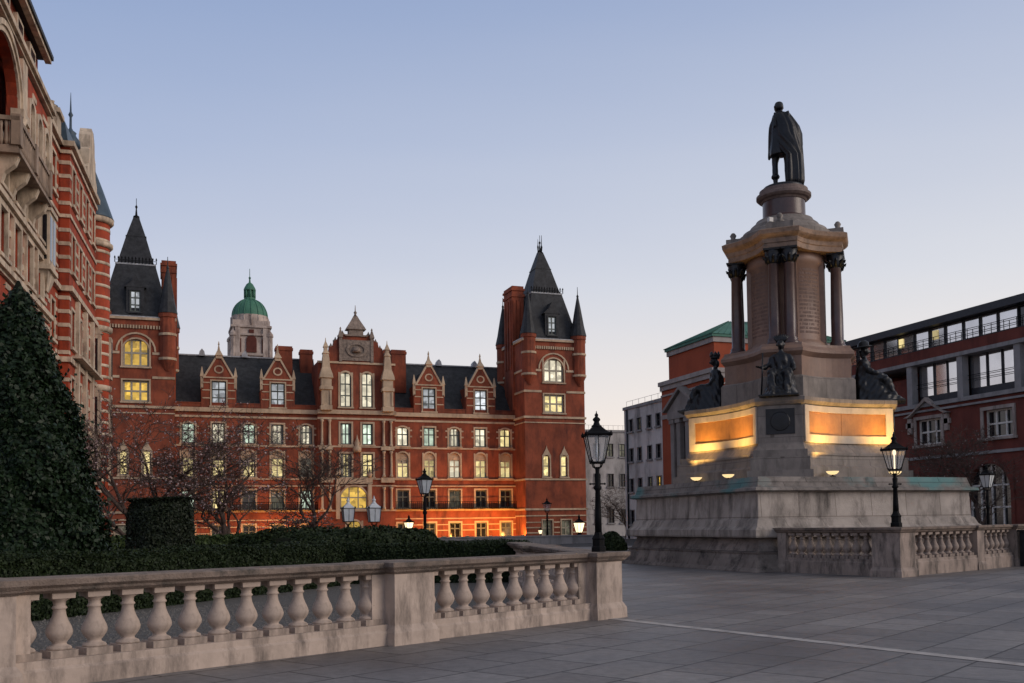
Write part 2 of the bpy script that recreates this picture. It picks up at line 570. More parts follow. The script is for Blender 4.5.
# ------------------------------------------------------------------ ground
def paving_mat():
    m, t, b = newmat('flagstones')
    L = t.links.new
    co = N(t, 'ShaderNodeTexCoord')
    mp = N(t, 'ShaderNodeMapping')
    mp.inputs['Rotation'].default_value = (0, 0, R(-30))
    L(co.outputs['Object'], mp.inputs[0])
    nd = N(t, 'ShaderNodeTexNoise')
    nd.inputs['Scale'].default_value = .9
    L(mp.outputs[0], nd.inputs['Vector'])
    mdv = N(t, 'ShaderNodeVectorMath', operation='MULTIPLY_ADD')
    mdv.inputs[1].default_value = (.05, .05, 0)
    L(nd.outputs['Color'], mdv.inputs[0])
    L(mp.outputs[0], mdv.inputs[2])
    br = N(t, 'ShaderNodeTexBrick')
    br.offset = .42
    br.offset_frequency = 2
    br.squash = .72
    br.squash_frequency = 3
    br.inputs['Scale'].default_value = 1
    br.inputs['Brick Width'].default_value = 1.15
    br.inputs['Row Height'].default_value = .78
    br.inputs['Mortar Size'].default_value = .015
    br.inputs['Mortar Smooth'].default_value = .3
    br.inputs['Color1'].default_value = (.245, .225, .216, 1)
    br.inputs['Color2'].default_value = (.172, .156, .151, 1)
    br.inputs['Mortar'].default_value = (.028, .025, .024, 1)
    L(mdv.outputs[0], br.inputs['Vector'])
    n1 = N(t, 'ShaderNodeTexNoise')
    n1.inputs['Scale'].default_value = .35
    n1.inputs['Detail'].default_value = 7
    n1.inputs['Roughness'].default_value = .62
    L(co.outputs['Object'], n1.inputs['Vector'])
    r1 = ramp(t, [(.32, (.50, .50, .53, 1)), (.6, (1, 1, 1, 1)), (.8, (1.0, .98, .95, 1))])
    L(n1.outputs['Fac'], r1.inputs[0])
    n2 = N(t, 'ShaderNodeTexNoise')
    n2.inputs['Scale'].default_value = 7
    n2.inputs['Detail'].default_value = 8
    n2.inputs['Roughness'].default_value = .7
    L(co.outputs['Object'], n2.inputs['Vector'])
    r2 = ramp(t, [(.35, (.68, .68, .68, 1)), (.6, (1, 1, 1, 1))])
    L(n2.outputs['Fac'], r2.inputs[0])
    m1 = N(t, 'ShaderNodeMix', data_type='RGBA', blend_type='MULTIPLY')
    m1.inputs['Factor'].default_value = 1
    L(br.outputs['Color'], m1.inputs[6])
    L(r1.outputs[0], m1.inputs[7])
    m2 = N(t, 'ShaderNodeMix', data_type='RGBA', blend_type='MULTIPLY')
    m2.inputs['Factor'].default_value = 1
    L(m1.outputs[2], m2.inputs[6])
    L(r2.outputs[0], m2.inputs[7])
    vo = N(t, 'ShaderNodeTexVoronoi')
    vo.inputs['Scale'].default_value = 2.6
    L(co.outputs['Object'], vo.inputs['Vector'])
    r4 = ramp(t, [(.035, (.45, .45, .46, 1)), (.06, (1, 1, 1, 1))])
    L(vo.outputs['Distance'], r4.inputs[0])
    m3 = N(t, 'ShaderNodeMix', data_type='RGBA', blend_type='MULTIPLY')
    m3.inputs['Factor'].default_value = .6
    L(m2.outputs[2], m3.inputs[6])
    L(r4.outputs[0], m3.inputs[7])
    L(m3.outputs[2], b.inputs['Base Color'])
    rr = ramp(t, [(.3, (.42,) * 3 + (1,)), (.7, (.68,) * 3 + (1,))])
    L(n1.outputs['Fac'], rr.inputs[0])
    L(rr.outputs[0], b.inputs['Roughness'])
    b.inputs['Specular IOR Level'].default_value = .4
    bp = N(t, 'ShaderNodeBump')
    bp.inputs['Strength'].default_value = .5
    bp.inputs['Distance'].default_value = .012
    inv = N(t, 'ShaderNodeMath', operation='MULTIPLY_ADD')
    inv.inputs[1].default_value = -1
    L(br.outputs['Fac'], inv.inputs[0])
    sc = N(t, 'ShaderNodeMath', operation='MULTIPLY')
    sc.inputs[1].default_value = .6
    L(n2.outputs['Fac'], sc.inputs[0])
    L(sc.outputs[0], inv.inputs[2])
    L(inv.outputs[0], bp.inputs['Height'])
    L(bp.outputs[0], b.inputs['Normal'])
    return m
PAVE = paving_mat()
ASPH = stone('asphalt', (.05, .05, .053), .8, .5, .25, (.03, .03, .03), .5, .2, False, bscale=40)
GRAVEL = stone('gravel_fines', (.13, .12, .11), .9, 18, .5, (.05, .05, .045), .8, .9, False, bscale=50)
g = MB()
g.add([(-1500, -800, -.03), (1800, -800, -.03), (1800, 2500, -.03), (-1500, 2500, -.03)], [(0, 1, 2, 3)])
struct(g.build('ground', ASPH))
g = MB()
g.add([(-40, -30, 0), (70, -30, 0), (70, 60, 0), (-40, 60, 0)], [(0, 1, 2, 3)])
struct(g.build('paving', PAVE))
# pale drain strip let into the flags
STRIP = stone('pale_strip_stone', (.40, .37, .35), .7, 2, .2, (.12, .11, .11), .6, .2, False)
g = MB()
p0, p1 = Vector((6.62, 14.7)), Vector((9.35, 3.8))
nn = Vector((p1.y - p0.y, p0.x - p1.x)).normalized() * .10
g.add([(p0.x - nn.x, p0.y - nn.y, .005), (p1.x - nn.x, p1.y - nn.y, .005), (p1.x + nn.x, p1.y + nn.y, .005), (p0.x + nn.x, p0.y + nn.y, .005)], [(0, 1, 2, 3)])
struct(g.build('paving_strip', STRIP))
# gravel bed behind the balustrade
BD = Vector((.891, .454, 0)).normalized()          # along the balustrade, towards the right
BN = Vector((-BD.y, BD.x, 0))                       # away from the plaza
PR = Vector((6.76, 14.41, 0)) + BN * .27 - BD * .07  # centre of the corner pier
PRET = Vector((.22, .97, 0)).normalized()           # the return run
a = PR + BN * .1
b_ = PR - BD * 15 + BN * .1
g = MB()
c_ = b_ + BN * 14
d_ = PR + PRET * 13
g.add([(p.x, p.y, .006) for p in (a, d_, c_, b_)], [(0, 1, 2, 3)])
struct(g.build('gravel_bed', GRAVEL))
# loose stones
rng = np.random.default_rng(5)
vs, fs = [], []
for i in range(9000):
    s_ = rng.uniform(1.5, 11.5)
    q_ = rng.uniform(.35, 7.5)
    p = PR - BD * s_ + BN * q_
    r = rng.uniform(.012, .03)
    k = len(vs)
    a0 = rng.uniform(0, 6.3)
    for j in range(4):
        vs.append((p.x + r * math.cos(a0 + j * 1.57), p.y + r * math.sin(a0 + j * 1.57) * .8, .006))
    vs.append((p.x + rng.uniform(-.3, .3) * r, p.y, .006 + r * rng.uniform(.5, 1)))
    fs += [(k, k + 1, k + 4), (k + 1, k + 2, k + 4), (k + 2, k + 3, k + 4), (k + 3, k, k + 4)]
g = MB()
g.add(vs, fs)
tag(g.build('gravel', stone('gravel_stones', (.14, .13, .12), .9, 9, .5, (.07, .065, .06), .7, 0, False), recalc=False), 'loose grey gravel lying between the front balustrade and the hedge', 'gravel', kind='stuff')

# ------------------------------------------------------------------ long red college building
XC, Y1, Y0 = 20.5, 109.5, 106.
rnd = random.Random(3)
FM = lambda u, w, z: (u, Y1 - w, z)
college = thing('college_building', 'long red brick college with two spired towers and rows of lit windows', 'building', (XC, Y1, 0))
wx = [XC + s * q for s in (-1, 1) for q in (5.4, 8.5, 11.5, 14.65, 17.7)]
wx.sort()
wcen = [XC - 1.2, XC + 1.2]
U0, U1 = XC - 19.2, XC + 18.9
PU0, PU1 = XC - 4.2, XC + 4.3
holes, pav_holes, spec = [], [], []
for i, x in enumerate(wx):
    arched = abs(round((abs(x - XC) - 5.4) / 3.07)) % 2 == 0
    spec.append((x, .66, 10.6, 12.75, arched))
    spec.append((x, .66, 7.0, 9.85, True))
    spec.append((x, .68, 3.55, 5.6, False))
    spec.append((x, .66, .1, 1.85, False))
for x, h, a, b, ar in spec:
    holes.append((x - h, x + h, a, b))
wl = MB(FM)
holes_wall(wl, U0, PU0, -.1, 14.5, [h for h in holes if h[1] < PU0], 0, .28)
holes_wall(wl, PU1, U1, -.1, 14.5, [h for h in holes if h[0] > PU1], 0, .28)
pav = [(x, .6, 10.6, 12.95, False) for x in wcen] + [(x, .6, 7.0, 9.6, False) for x in wcen] + [(XC - .35, 1.5, 3.5, 6.0, True), (XC - .35, .8, .1, 2.2, True)] + [(x, .62, 14.75, 18.6, True) for x in wcen]
PW = .9
holes_wall(wl, PU0, PU1, -.1, 19.75, [(x - h, x + h, a, b) for x, h, a, b, _ in pav], PW, .28)
for s0, s1 in ((PU0, PU0), (PU1, PU1)):
    wl.add([(s0, 0, -.1), (s0, PW, -.1), (s0, PW, 19.75), (s0, -4, 19.75), (s0, -4, 14.5), (s0, 0, 14.5)], [(0, 1, 2, 3, 4, 5)])
for x, h, a, b, ar in spec:
    if ar: spandrels(wl, x - h, x + h, b - (.45 if a > 10 else .66), b + .0, -.004, .24)
for x, h, a, b, ar in pav:
    if ar: spandrels(wl, x - h, x + h, b - h, b, PW - .004, .24)
wl.box(U0, U1, -9, -.5, -.1, 14.5)               # body of the building behind the front
wl.box(PU0 + .02, PU1 - .02, -4, .3, -.1, 19.7)
wl.build('wall', BRICK, college)
def pick(row):
    q = rnd.random()
    if row == 3: return L_GREEN if q < .62 else (L_CREAM if q < .9 else L_DIM)
    if row == 2: return L_WARM if q < .62 else (L_CREAM if q < .85 else L_DIM)
    if row == 1: return L_WARM if q < .35 else (L_GREEN if q < .55 else (L_DIM if q < .75 else DKGL))
    return L_DIM if q < .35 else DKGL
wcount = 0
for x, h, a, b, ar in spec:
    row = 3 if a > 10 else 2 if a > 6 else 1 if a > 3 else 0
    pm = pick(row)
    if row == 1 and x > XC + 13: pm = DKGL
    if row == 3 and x > XC + 10 : pm = L_CREAM if x < XC + 16 else L_WARM
    if row == 2 and x > XC: pm = L_WARM if x < XC + 9 or x > XC + 13 else L_CREAM
    window(college, FM, x - h, x + h, a, b, pm, 0, .28, 1, 2, (.45 if a > 10 else .66) if ar else 0, .18, [DRESS, FRAMEP if row != 2 else FRAMEB], tymp=.0 if row != 2 else .75, trans=(.62,))
for x, h, a, b, ar in pav:
    big = h > 1
    window(college, FM, x - h, x + h, a, b, L_AMBER if big or a < 1 else (L_GREEN if 10 < a < 14 else (L_CREAM if a > 14 else L_WARM)), PW, .28, 2 if big else 1, 3 if a > 14 else 2, h if ar else 0, .2, [DRESS, FRAMEP if not big else FRAMEB])
# stone courses
bands = MB(FM)
def course(z, h, pr, u0=U0, u1=U1, w0=0., mi=0):
    bands.box(u0, u1, w0 - .02, w0 + pr, z, z + h, mi)
for z, h, pr in ((13.35, .22, .10), (13.95, .45, .28), (10.28, .18, .12), (6.72, .16, .12), (5.98, .14, .10), (3.22, .2, .16), (2.3, .12, .06), (1.6, .1, .06), (.95, .1, .06)):
    for a, b in ((U0, PU0), (PU1, U1)):
        if z < 2.5:
            xs = sorted([x for x in wx if a < x < b])
            p = a
            for x in xs:
                if z < 1.9:
                    bands.box(p, x - .86, -.02, pr, z, z + h)
                    p = x + .86
            bands.box(p, b, -.02, pr, z, z + h)
        else:
            course(z, h, pr, a, b)
    if z > 3:
        course(z, h, pr, PU0 - .1, PU1 + .1, PW)
for x in wx:                                        # small stone blocks beside the arches
    for z in (11.6, 12.3):
        for s in (-1, 1):
            bands.box(x + s * .95 - .14, x + s * .95 + .14, -.02, .05, z, z + .18)
course(19.55, .22, .14, PU0 - .1, PU1 + .1, PW)
bands.build('stone_courses', DRESS, college)
for a, b in ((U0, PU0), (PU1, U1)):
    par = MB(FM)
    par.box(a, b, -.35, .05, 14.5, 14.85)
    par.box(a, b, -.4, .1, 14.85, 14.95)
    par.build('parapet', BRICK, college)
# slate roof
rf = MB(FM)
for a, b in ((U0, PU0 + .5), (PU1 - .5, U1)):
    rf.prism([(-.5, 14.6), (-6, 20.9), (-8.6, 20.9), (-8.9, 14.4)], a, b, 'x')
roof = rf.build('roof', SLATE, college)
rg = MB(FM)
for a, b in ((U0, PU0 + .5), (PU1 - .5, U1)):
    rg.box(a, b, -6.2, -5.9, 20.9, 21.05)
    for k in range(3):
        xx = a + (b - a) * (.2 + .3 * k)
        rg.prism([(xx - .35, 20.9), (xx + .35, 20.9), (xx + .25, 21.4), (xx, 21.7), (xx - .25, 21.4)], -6.5, -5.7, 'y')
rg.build('ridge', LEAD, roof)
rd = MB(FM)
rd.prism([(PU0 + .3, 19.6), (PU1 - .3, 19.6), (XC, 23.2)], -6, .3, 'y')
rd.build('roof', SLATE, college)
FD = lambda u, w, z: (u, Y1 - w, z if z < 17.6 else 17.6 + (z - 17.6) * .90)
# dormers
for x in (XC - 14.6, XC - 8.45, XC + 8.5, XC + 14.7):
    d = MB(FD)
    hw = 1.8
    D = .12
    holes_wall(d, x - hw, x + hw, 14.42, 16.4, [(x - .75, x + .75, 14.6, 16.4)], D, .25)
    holes_wall(d, x - 1.55, x + 1.55, 16.4, 17.6, [(x - .75, x + .75, 16.4, 17.25)], D, .25)
    d.box(x - hw, x + hw, -2.2, D - .3, 14.42, 16.4)
    d.box(x - 1.55, x + 1.55, -3.2, D - .3, 16.4, 17.6)
    for s in (-1, 1):
        d.box(x + s * 1.675 - .125, x + s * 1.675 + .125, -1, D - .01, 16.4, 16.5)
    d.add([(x - hw, D, 14.42), (x - hw, D - .3, 14.42), (x - hw, D - .3, 16.4), (x - hw, D, 16.4)], [(0, 1, 2, 3)])
    d.prism([(x - 1.55, 17.6), (x + 1.55, 17.6), (x + .28, 20.0), (x - .28, 20.0)], -.25, D, 'y')
    # small slate roof behind the gable
    dm = d.build('dormer', BRICK, college)
    s_ = MB(FD)
    s_.prism([(x - 1.5, 17.5), (x + 1.5, 17.5), (x, 19.8)], -5, -.25, 'y')
    s_.build('dormer_roof', SLATE, dm)
    t = MB(FD)
    for z in (15.35, 16.2, 17.0):
        for s in (-1, 1):
            t.box(x + s * 1.3 - .38, x + s * 1.3 + .38, D - .02, D + .06, z, z + .12)
    t.box(x - 1.65, x + 1.65, D - .02, D + .1, 17.55, 17.7)
    for s in (-1, 1):                                # copings and little pinnacles
        t.prism([(x + s * 1.6, 17.7), (x + s * 1.38, 17.7), (x + s * .2, 20.0), (x + s * .36, 20.1)], D - .3, D + .08, 'y')
        t.loft([[(x + s * 1.72 + a * h, D - .15 + b * h, z) for a, b in ((-1, -1), (1, -1), (1, 1), (-1, 1))] for h, z in ((.14, 16.4), (.14, 17.7), (.2, 17.75), (.03, 18.9))])
    t.loft([[(x + a * h, D - .15 + b * h, z) for a, b in ((-1, -1), (1, -1), (1, 1), (-1, 1))] for h, z in ((.3, 19.9), (.32, 20.2), (.42, 20.25), (.14, 20.9), (.05, 21.5), (.09, 21.6), (.02, 22.0))])
    n = 14
    for i in range(n):                               # stone ring in the gable
        a, b = 2 * PI * i / n, 2 * PI * (i + 1) / n
        t.prism([(x + .34 * math.cos(a), 18.6 + .34 * math.sin(a)), (x + .5 * math.cos(a), 18.6 + .5 * math.sin(a)), (x + .5 * math.cos(b), 18.6 + .5 * math.sin(b)), (x + .34 * math.cos(b), 18.6 + .34 * math.sin(b))], D - .02, D + .06, 'y')
    t.build('gable_dressing', DRESS, dm)
    window(dm, FM, x - .75, x + .75, 14.6, 17.25, L_WHITE, D, .25, 1, 3, 0, .14, [DRESS, FRAMEP], child=False, trans=(.33, .66))
FG = lambda u, w, z: (u, Y1 - w, z if z < 19.75 else 19.75 + (z - 19.75) * .70)
# stepped centre gable
gb = MB(FG)
pts = []
steps = [(3.5, 19.75), (3.45, 20.9), (3.05, 21.2), (2.95, 22.0), (2.55, 22.3), (2.45, 23.0), (2.05, 23.3), (1.95, 23.8), (1.7, 24.0), (1.65, 24.1)]
pts = [(XC + a, z) for a, z in steps] + [(XC - a, z) for a, z in reversed(steps)]
gb.prism(pts, .2, PW - .02, 'y')
gab = gb.build('gable', BRICK, college)
t = MB(FG)
t.box(XC - 1.6, XC + 1.6, PW - .04, PW + .12, 20.0, 23.3)
for s in (-1, 1):
    for a, z in steps[1::2]:
        t.lathe([(.26, z - .1), (.3, z + .15), (.12, z + .4), (.02, z + .75)], XC + s * (a - .2), .55, 8)
    t.box(XC + s * 1.75 - .16, XC + s * 1.75 + .16, PW - .02, PW + .2, 19.75, 23.6)
    t.loft([[(XC + s * 1.75 + a * h, PW + .05 + b * h, z) for a, b in ((-1, -1), (1, -1), (1, 1), (-1, 1))] for h, z in ((.24, 23.6), (.26, 23.8), (.06, 24.9), (.1, 25.0), (.02, 25.3))])
n = 18
for i in range(n):
    a, b = 2 * PI * i / n, 2 * PI * (i + 1) / n
    t.prism([(XC + .85 * math.cos(a), 21.7 + .85 * math.sin(a)), (XC + 1.15 * math.cos(a), 21.7 + 1.15 * math.sin(a)), (XC + 1.15 * math.cos(b), 21.7 + 1.15 * math.sin(b)), (XC + .85 * math.cos(b), 21.7 + .85 * math.sin(b))], PW + .1, PW + .24, 'y')
t.lathe([(.5, 21.3), (.55, 21.7), (.35, 22.15)], XC, PW + .1, 8)
t.box(XC - 1.25, XC + 1.25, .15, PW + .15, 23.9, 24.15)
t.loft([[(XC + a * h, .5 + b * h * .6, z) for a, b in ((-1, -1), (1, -1), (1, 1), (-1, 1))] for h, z in ((.8, 24.15), (.8, 24.9), (1.1, 25.0), (.95, 25.4), (.45, 26.6), (.2, 27.3))])
t.lathe([(.2, 27.2), (.1, 27.6), (.2, 27.8), (.06, 28.1), (.03, 29.0)], XC, .5, 8)
t.build('gable_dressing', stone('carved_stone', (.26, .20, .16), .8, 2.5, .4, (.07, .055, .05), .8, .6, False), gab)
FP = lambda u, w, z: (u, Y1 - w, 14.3 + (z - 14.3) * .80)
for s in (-1, 1):                                    # tall corner pinnacles of the centre
    x = XC + s * 3.42
    t = MB(FP)
    sq = lambda h, z: [(x + a * h, PW + .25 + b * h, z) for a, b in ((-1, -1), (1, -1), (1, 1), (-1, 1))]
    t.loft([sq(h, z) for h, z in ((.62, 14.3), (.62, 14.9), (.5, 15.0), (.5, 17.0), (.68, 17.1), (.68, 17.5), (.55, 17.6), (.55, 18.6), (.72, 18.7), (.66, 19.2), (.42, 20.2), (.36, 21.4), (.30, 22.0), (.38, 22.1), (.2, 22.5), (.2, 22.9), (.28, 23.0), (.05, 23.8), (.02, 24.3))])
    for q in (-1, 1):
        t.box(x + q * .45 - .1, x + q * .45 + .1, PW + .72, PW + .86, 15.0, 17.0)
    t.build('pinnacle', DRESS, college)
    t = MB(FM)
    for q in (-.42, .42):                            # paired columns below
        for z0, z1 in ((7.0, 9.9), (10.4, 13.3), (3.4, 5.9)):
            t.lathe([(.2, z0), (.2, z0 + .2), (.14, z0 + .3), (.12, z1 - .3), (.2, z1 - .15), (.2, z1)], x + q, PW + .16, 8)
    t.box(x - .75, x + .75, PW - .02, PW + .36, 10.0, 10.4)
    t.box(x - .75, x + .75, PW - .02, PW + .36, 6.4, 6.95)
    t.build('paired_columns', DRESS, college)
# entrance stonework
t = MB(FM)
t.box(XC - 2.3, XC + 1.7, PW - .02, PW + .25, 6.25, 6.9)
for q in (-2.15, 1.4):
    t.box(XC + q - .2, XC + q + .2, PW - .02, PW + .3, 2.4, 6.2)
    t.lathe([(.18, 6.9), (.32, 7.3), (.1, 7.7), (.02, 8.1)], XC + q, PW + .1, 8)
t.build('porch_dressing', DRESS, college)
t = MB(FM)
t.lathe([(.45, 9.75), (.5, 10.2), (.25, 10.5), (.3, 10.8), (.1, 11.3), (.02, 11.7)], XC, PW + .2, 8)
t.build('carved_finial', DRESS, college)
# chimneys on the roof
for x, y, w_, d_, z0, z1 in ((XC - 7.4, -3.4, .9, .5, 16, 21.9), (XC - 4.7, -5.0, .7, .5, 18, 21.9), (XC + 5.6, -3.0, .85, .55, 17, 22.0), (XC + 4.6, -4.8, .4, .5, 18, 22.3)):
    t = MB(FM)
    t.box(x - w_, x + w_, y - d_, y + d_, z0, z1 - .5)
    t.box(x - w_ - .08, x + w_ + .08, y - d_ - .08, y + d_ + .08, z1 - .5, z1 - .2)
    t.box(x - w_, x + w_, y - d_, y + d_, z1 - .2, z1)
    t.build('chimney', BRICK, college)
# iron balcony rail over the ground floor
for a, b in ((U0, PU0), (PU1, U1)):
    t = MB(FM)
    t.box(a, b, .10, .5, 3.42, 3.47)
    for zz in (3.55, 4.25):
        t.box(a, b, .43, .47, zz, zz + .05)
    k = a
    while k < b:
        t.box(k - .02, k + .02, .435, .465, 3.47, 4.25)
        k += .22
    t.build('balcony_railing', IRON, college)

# towers
def tower(cx, mir):
    FT = lambda u, w, z: (cx + u * mir, Y0 - w, z)
    H = 3.75
    tw = MB(FT)
    hl = [(-1.35, 1.15, 14.4, 16.55), (-1.35, 1.15, 17.95, 20.75), (-1.55, -.75, 7.0, 9.5), (.65, 1.45, 7.0, 9.5), (-1.75, -.55, .2, 2.0), (.6, 1.8, .2, 2.0)]
    holes_wall(tw, -H, H, -.1, 22.9, hl, 0, .35)
    spandrels(tw, -1.35, 1.15, 19.5, 20.75, -.004, .3)
    for a, b in ((-1.55, -.75), (.65, 1.45)):
        spandrels(tw, a, b, 9.0, 9.5, -.004, .3)
    tw.box(-H, H, -8.2, -.4, -.1, 22.9)
    for s in (-H, H):
        tw.add([(s, 0, -.1), (s, -.4, -.1), (s, -.4, 22.9), (s, 0, 22.9)], [(0, 1, 2, 3)])
    T = tw.build('tower', BRICK, college)
    d = MB(FT)
    for z, h, pr in ((13.75, .25, .14), (13.2, .12, .08), (16.75, .25, .08), (19.2, .25, .08), (6.6, .2, .12), (3.15, .22, .14), (2.45, .14, .08), (22.7, .25, .2)):
        if 14 < z < 20:
            for a, b in ((-H - pr, -1.65), (1.45, H + pr)):
                d.box(a, b, -.02, pr, z, z + h)
        else:
            d.box(-H - pr, H + pr, -.02, pr, z, z + h)
        for s in (-1, 1):
            d.box(min(s * (H - .02), s * (H + pr)), max(s * (H - .02), s * (H + pr)), -8.2, -.021, z, z + h)
    for z in (.5, 1.1, 1.7):
        for a, b in ((-H, -1.95), (-.35, .4), (2.0, H)):
            d.box(a, b, -.02, .06, z, z + .14)
    n = 12
    for i in range(n):                               # brick-and-stone hood over the big arch
        a, b = PI * i / n, PI * (i + 1) / n
        d.prism([(-.1 + 1.75 * math.cos(a), 19.5 + 1.75 * math.sin(a)), (-.1 + 1.92 * math.cos(a), 19.5 + 1.92 * math.sin(a)), (-.1 + 1.92 * math.cos(b), 19.5 + 1.92 * math.sin(b)), (-.1 + 1.75 * math.cos(b), 19.5 + 1.75 * math.sin(b))], -.02, .1, 'y')
    for x in (-1.15, 1.05):                          # pointed hoods on the slit windows
        d.prism([(x - .5, 9.5), (x + .5, 9.5), (x + .06, 10.3), (x, 10.6), (x - .06, 10.3)], -.02, .1, 'y')
    d.box(-1.5, 1.3, -.3, -.1, 16.55, 17.95)
    for k in range(22):
        x = -2.9 + 5.8 * k / 21
        d.box(x - .08, x + .08, -.02, .16, 21.8, 22.15)
    d.build('stone_courses', DRESS, T)
    warm = L_AMBER if cx < 10 else L_CREAM
    window(T, FT, -1.35, 1.15, 14.4, 16.55, L_WARM if cx > 10 else L_AMBER, 0, .35, 2, 2, 0, .16, [DRESS, FRAMEB], child=False, bar=.2)
    window(T, FT, -1.35, 1.15, 17.95, 20.75, warm, 0, .35, 2, 2, 1.25, .16, [DRESS, FRAMEB], child=False, trans=(.5,), bar=.2)
    for a, b in ((-1.55, -.75), (.65, 1.45)):
        window(T, FT, a, b, 7.0, 9.5, L_WARM, 0, .35, 0, 2, .5, .14, [DRESS, FRAMEB], child=False)
    for a, b in ((-1.75, -.55), (.6, 1.8)):
        window(T, FT, a, b, .2, 2.0, L_DIM, 0, .35, 1, 2, 0, .14, [DRESS, FRAMEB], child=False)
    # roof: two pitches of slate
    r_ = MB(FT)
    C_ = -4.1
    rc = lambda h, hd, z: [(a * h, C_ + b * hd, z) for a, b in ((-1, -1), (1, -1), (1, 1), (-1, 1))]
    r_.loft([rc(3.5, 3.9, 22.95), rc(3.25, 3.5, 23.5), rc(2.5, 2.7, 26.5), rc(1.9, 2.05, 28.9)], 0)
    r_.loft([rc(1.8, 1.95, 28.9), rc(.92, 1.0, 32.2), rc(.28, .3, 34.3)], 0)
    r_.loft([rc(1.97, 2.12, 28.8), rc(1.97, 2.12, 28.98)], 1)
    r_.loft([rc(3.95, 4.2, 22.93), rc(3.95, 4.2, 23.08)], 1)
    r_.loft([rc(1.02, 1.07, 32.05), rc(1.02, 1.07, 32.13)], 0)
    RF = r_.build('roof', [SLATE, LEAD], T)
    q = MB(FT)
    for k in range(13):                              # iron cresting
        x = -2.0 + 4.0 * k / 12
        for yy in (C_ + 2.18,):
            q.loft([[(x + a * h, yy + b * .03, z) for a, b in ((-1, -1), (1, -1), (1, 1), (-1, 1))] for h, z in ((.05, 28.95), (.03, 29.3), (.09, 29.42), (.01, 29.62))])
    q.box(-2.05, 2.05, C_ + 2.15, C_ + 2.2, 29.22, 29.26)
    q.build('cresting', IRON, T)
    q = MB(FT)
    q.lathe([(.34, 34.2), (.3, 34.5), (.12, 34.6), (.06, 35.3), (.14, 35.5), (.03, 35.7), (.03, 36.4)], 0, C_, 8)
    if cx > 10:
        for a, b in ((-.35, .3), (.32, -.25), (.1, .35)):
            q.lathe([(.05, 34.2), (.12, 34.9), (.05, 35.1), (.02, 36.2 + a)], a, C_ + b, 6)
    q.build('finial', IRON, T)
    # roof dormer
    dd = MB(FT)
    holes_wall(dd, -.85, .85, 23.3, 26.2, [(-.5, .5, 23.6, 25.8)], -.55, .2)
    dd.box(-.85, .85, -2.6, -.8, 23.3, 26.2)
    dd.prism([(-1.05, 26.15), (1.05, 26.15), (.42, 26.7), (0, 27.5), (-.42, 26.7)], -2.6, -.5, 'y')
    D = dd.build('dormer', SLATE, T)
    window(T, FT, -.5, .5, 23.6, 25.8, L_WHITE, -.55, .2, 1, 3, 0, .1, [SLATE, FRAMEP], child=False)
    # corner turrets with slate cones
    for x, y in ((-3.1, -.2), (3.15, -.2), (-3.5, -7.9), (3.3, -7.9)):
        c = MB(FT)
        c.lathe([(.3, 17.6), (.82, 18.6), (.82, 23.0), (.92, 23.1), (.92, 23.5), (.6, 23.6)], x, y, 12, 0, False)
        c.lathe([(.9, 21.2), (.9, 21.45)], x, y, 12, 1, False)
        c.lathe([(.9, 18.7), (.9, 18.95)], x, y, 12, 1, False)
        c.lathe([(.98, 23.5), (.98, 23.58), (.74, 24.6), (.40, 26.6), (.10, 28.2)], x, y, 12, 2, False)
        c.lathe([(.1, 28.1), (.16, 28.3), (.05, 28.5), (.03, 29.4)], x, y, 6, 2, True)
        c.build('turret', [BRICK, DRESS, SLATE], T)
    # tall chimney stack on the inner flank
    c = MB(FT)
    ca, cb, ct = -3.95, -2.5, 29.8
    c.box(ca, cb, -6.2, -3.2, 15, ct - .7)
    c.box(ca - .1, cb + .1, -6.3, -3.1, ct - 1.3, ct - .95)
    c.box(ca - .12, cb + .12, -6.32, -3.08, ct - .55, ct - .3)
    c.box(ca, cb, -6.2, -3.2, ct - .7, ct)
    for yy in (-5.6, -4.7, -3.8):
        c.box(ca - .12, ca + .02, yy - .2, yy + .2, 20, ct - 1.7)
    for kk in range(3):
        uu = ca + (cb - ca) * (.18 + .32 * kk)
        c.box(uu - .15, uu + .15, -3.22, -3.1, 23.2, ct - 1.7)
    c.build('chimney', BRICK, T)
tower(43.15, 1)
tower(-2.4, -1)
# orange floodlights washing the lowest storey
FWARM = (1, .40, .08)
for k, (x, e) in enumerate([(4.5, 60), (8.5, 110), (12., 150), (15, 130), (27, 140), (29.7, 200), (32.4, 250), (35.1, 270), (37.4, 290), (39.0, 120)]):
    fl = thing('facade_floodlight', 'small floodlight at the foot of the long red college front', 'floodlight', (x, Y1 - 3.4, 0), 0, 'floodlights along the foot of the college', local=True)
    c = MB()
    c.box(-.14, .14, -.1, .1, 0, .12)
    c.prism([(-.12, .12), (.12, .12), (.2, .34), (-.2, .34)], -.16, .06, 'y')
    c.build('housing', IRON, fl)
    c = MB()
    c.box(-.17, .17, -.13, .03, .342, .352)
    c.build('lens', FLOODG, fl)
    ld = bpy.data.lights.new('floodlight_beam', 'AREA')
    ld.energy = e * .9
    ld.color = FWARM
    ld.size = .3
    lo = bpy.data.objects.new('floodlight_beam', ld)
    COL.objects.link(lo)
    lo.parent = fl
    lo.location = (0, .02, .37)
    lo.rotation_euler = Vector((0, .8, .75)).to_track_quat('-Z', 'Y').to_euler()

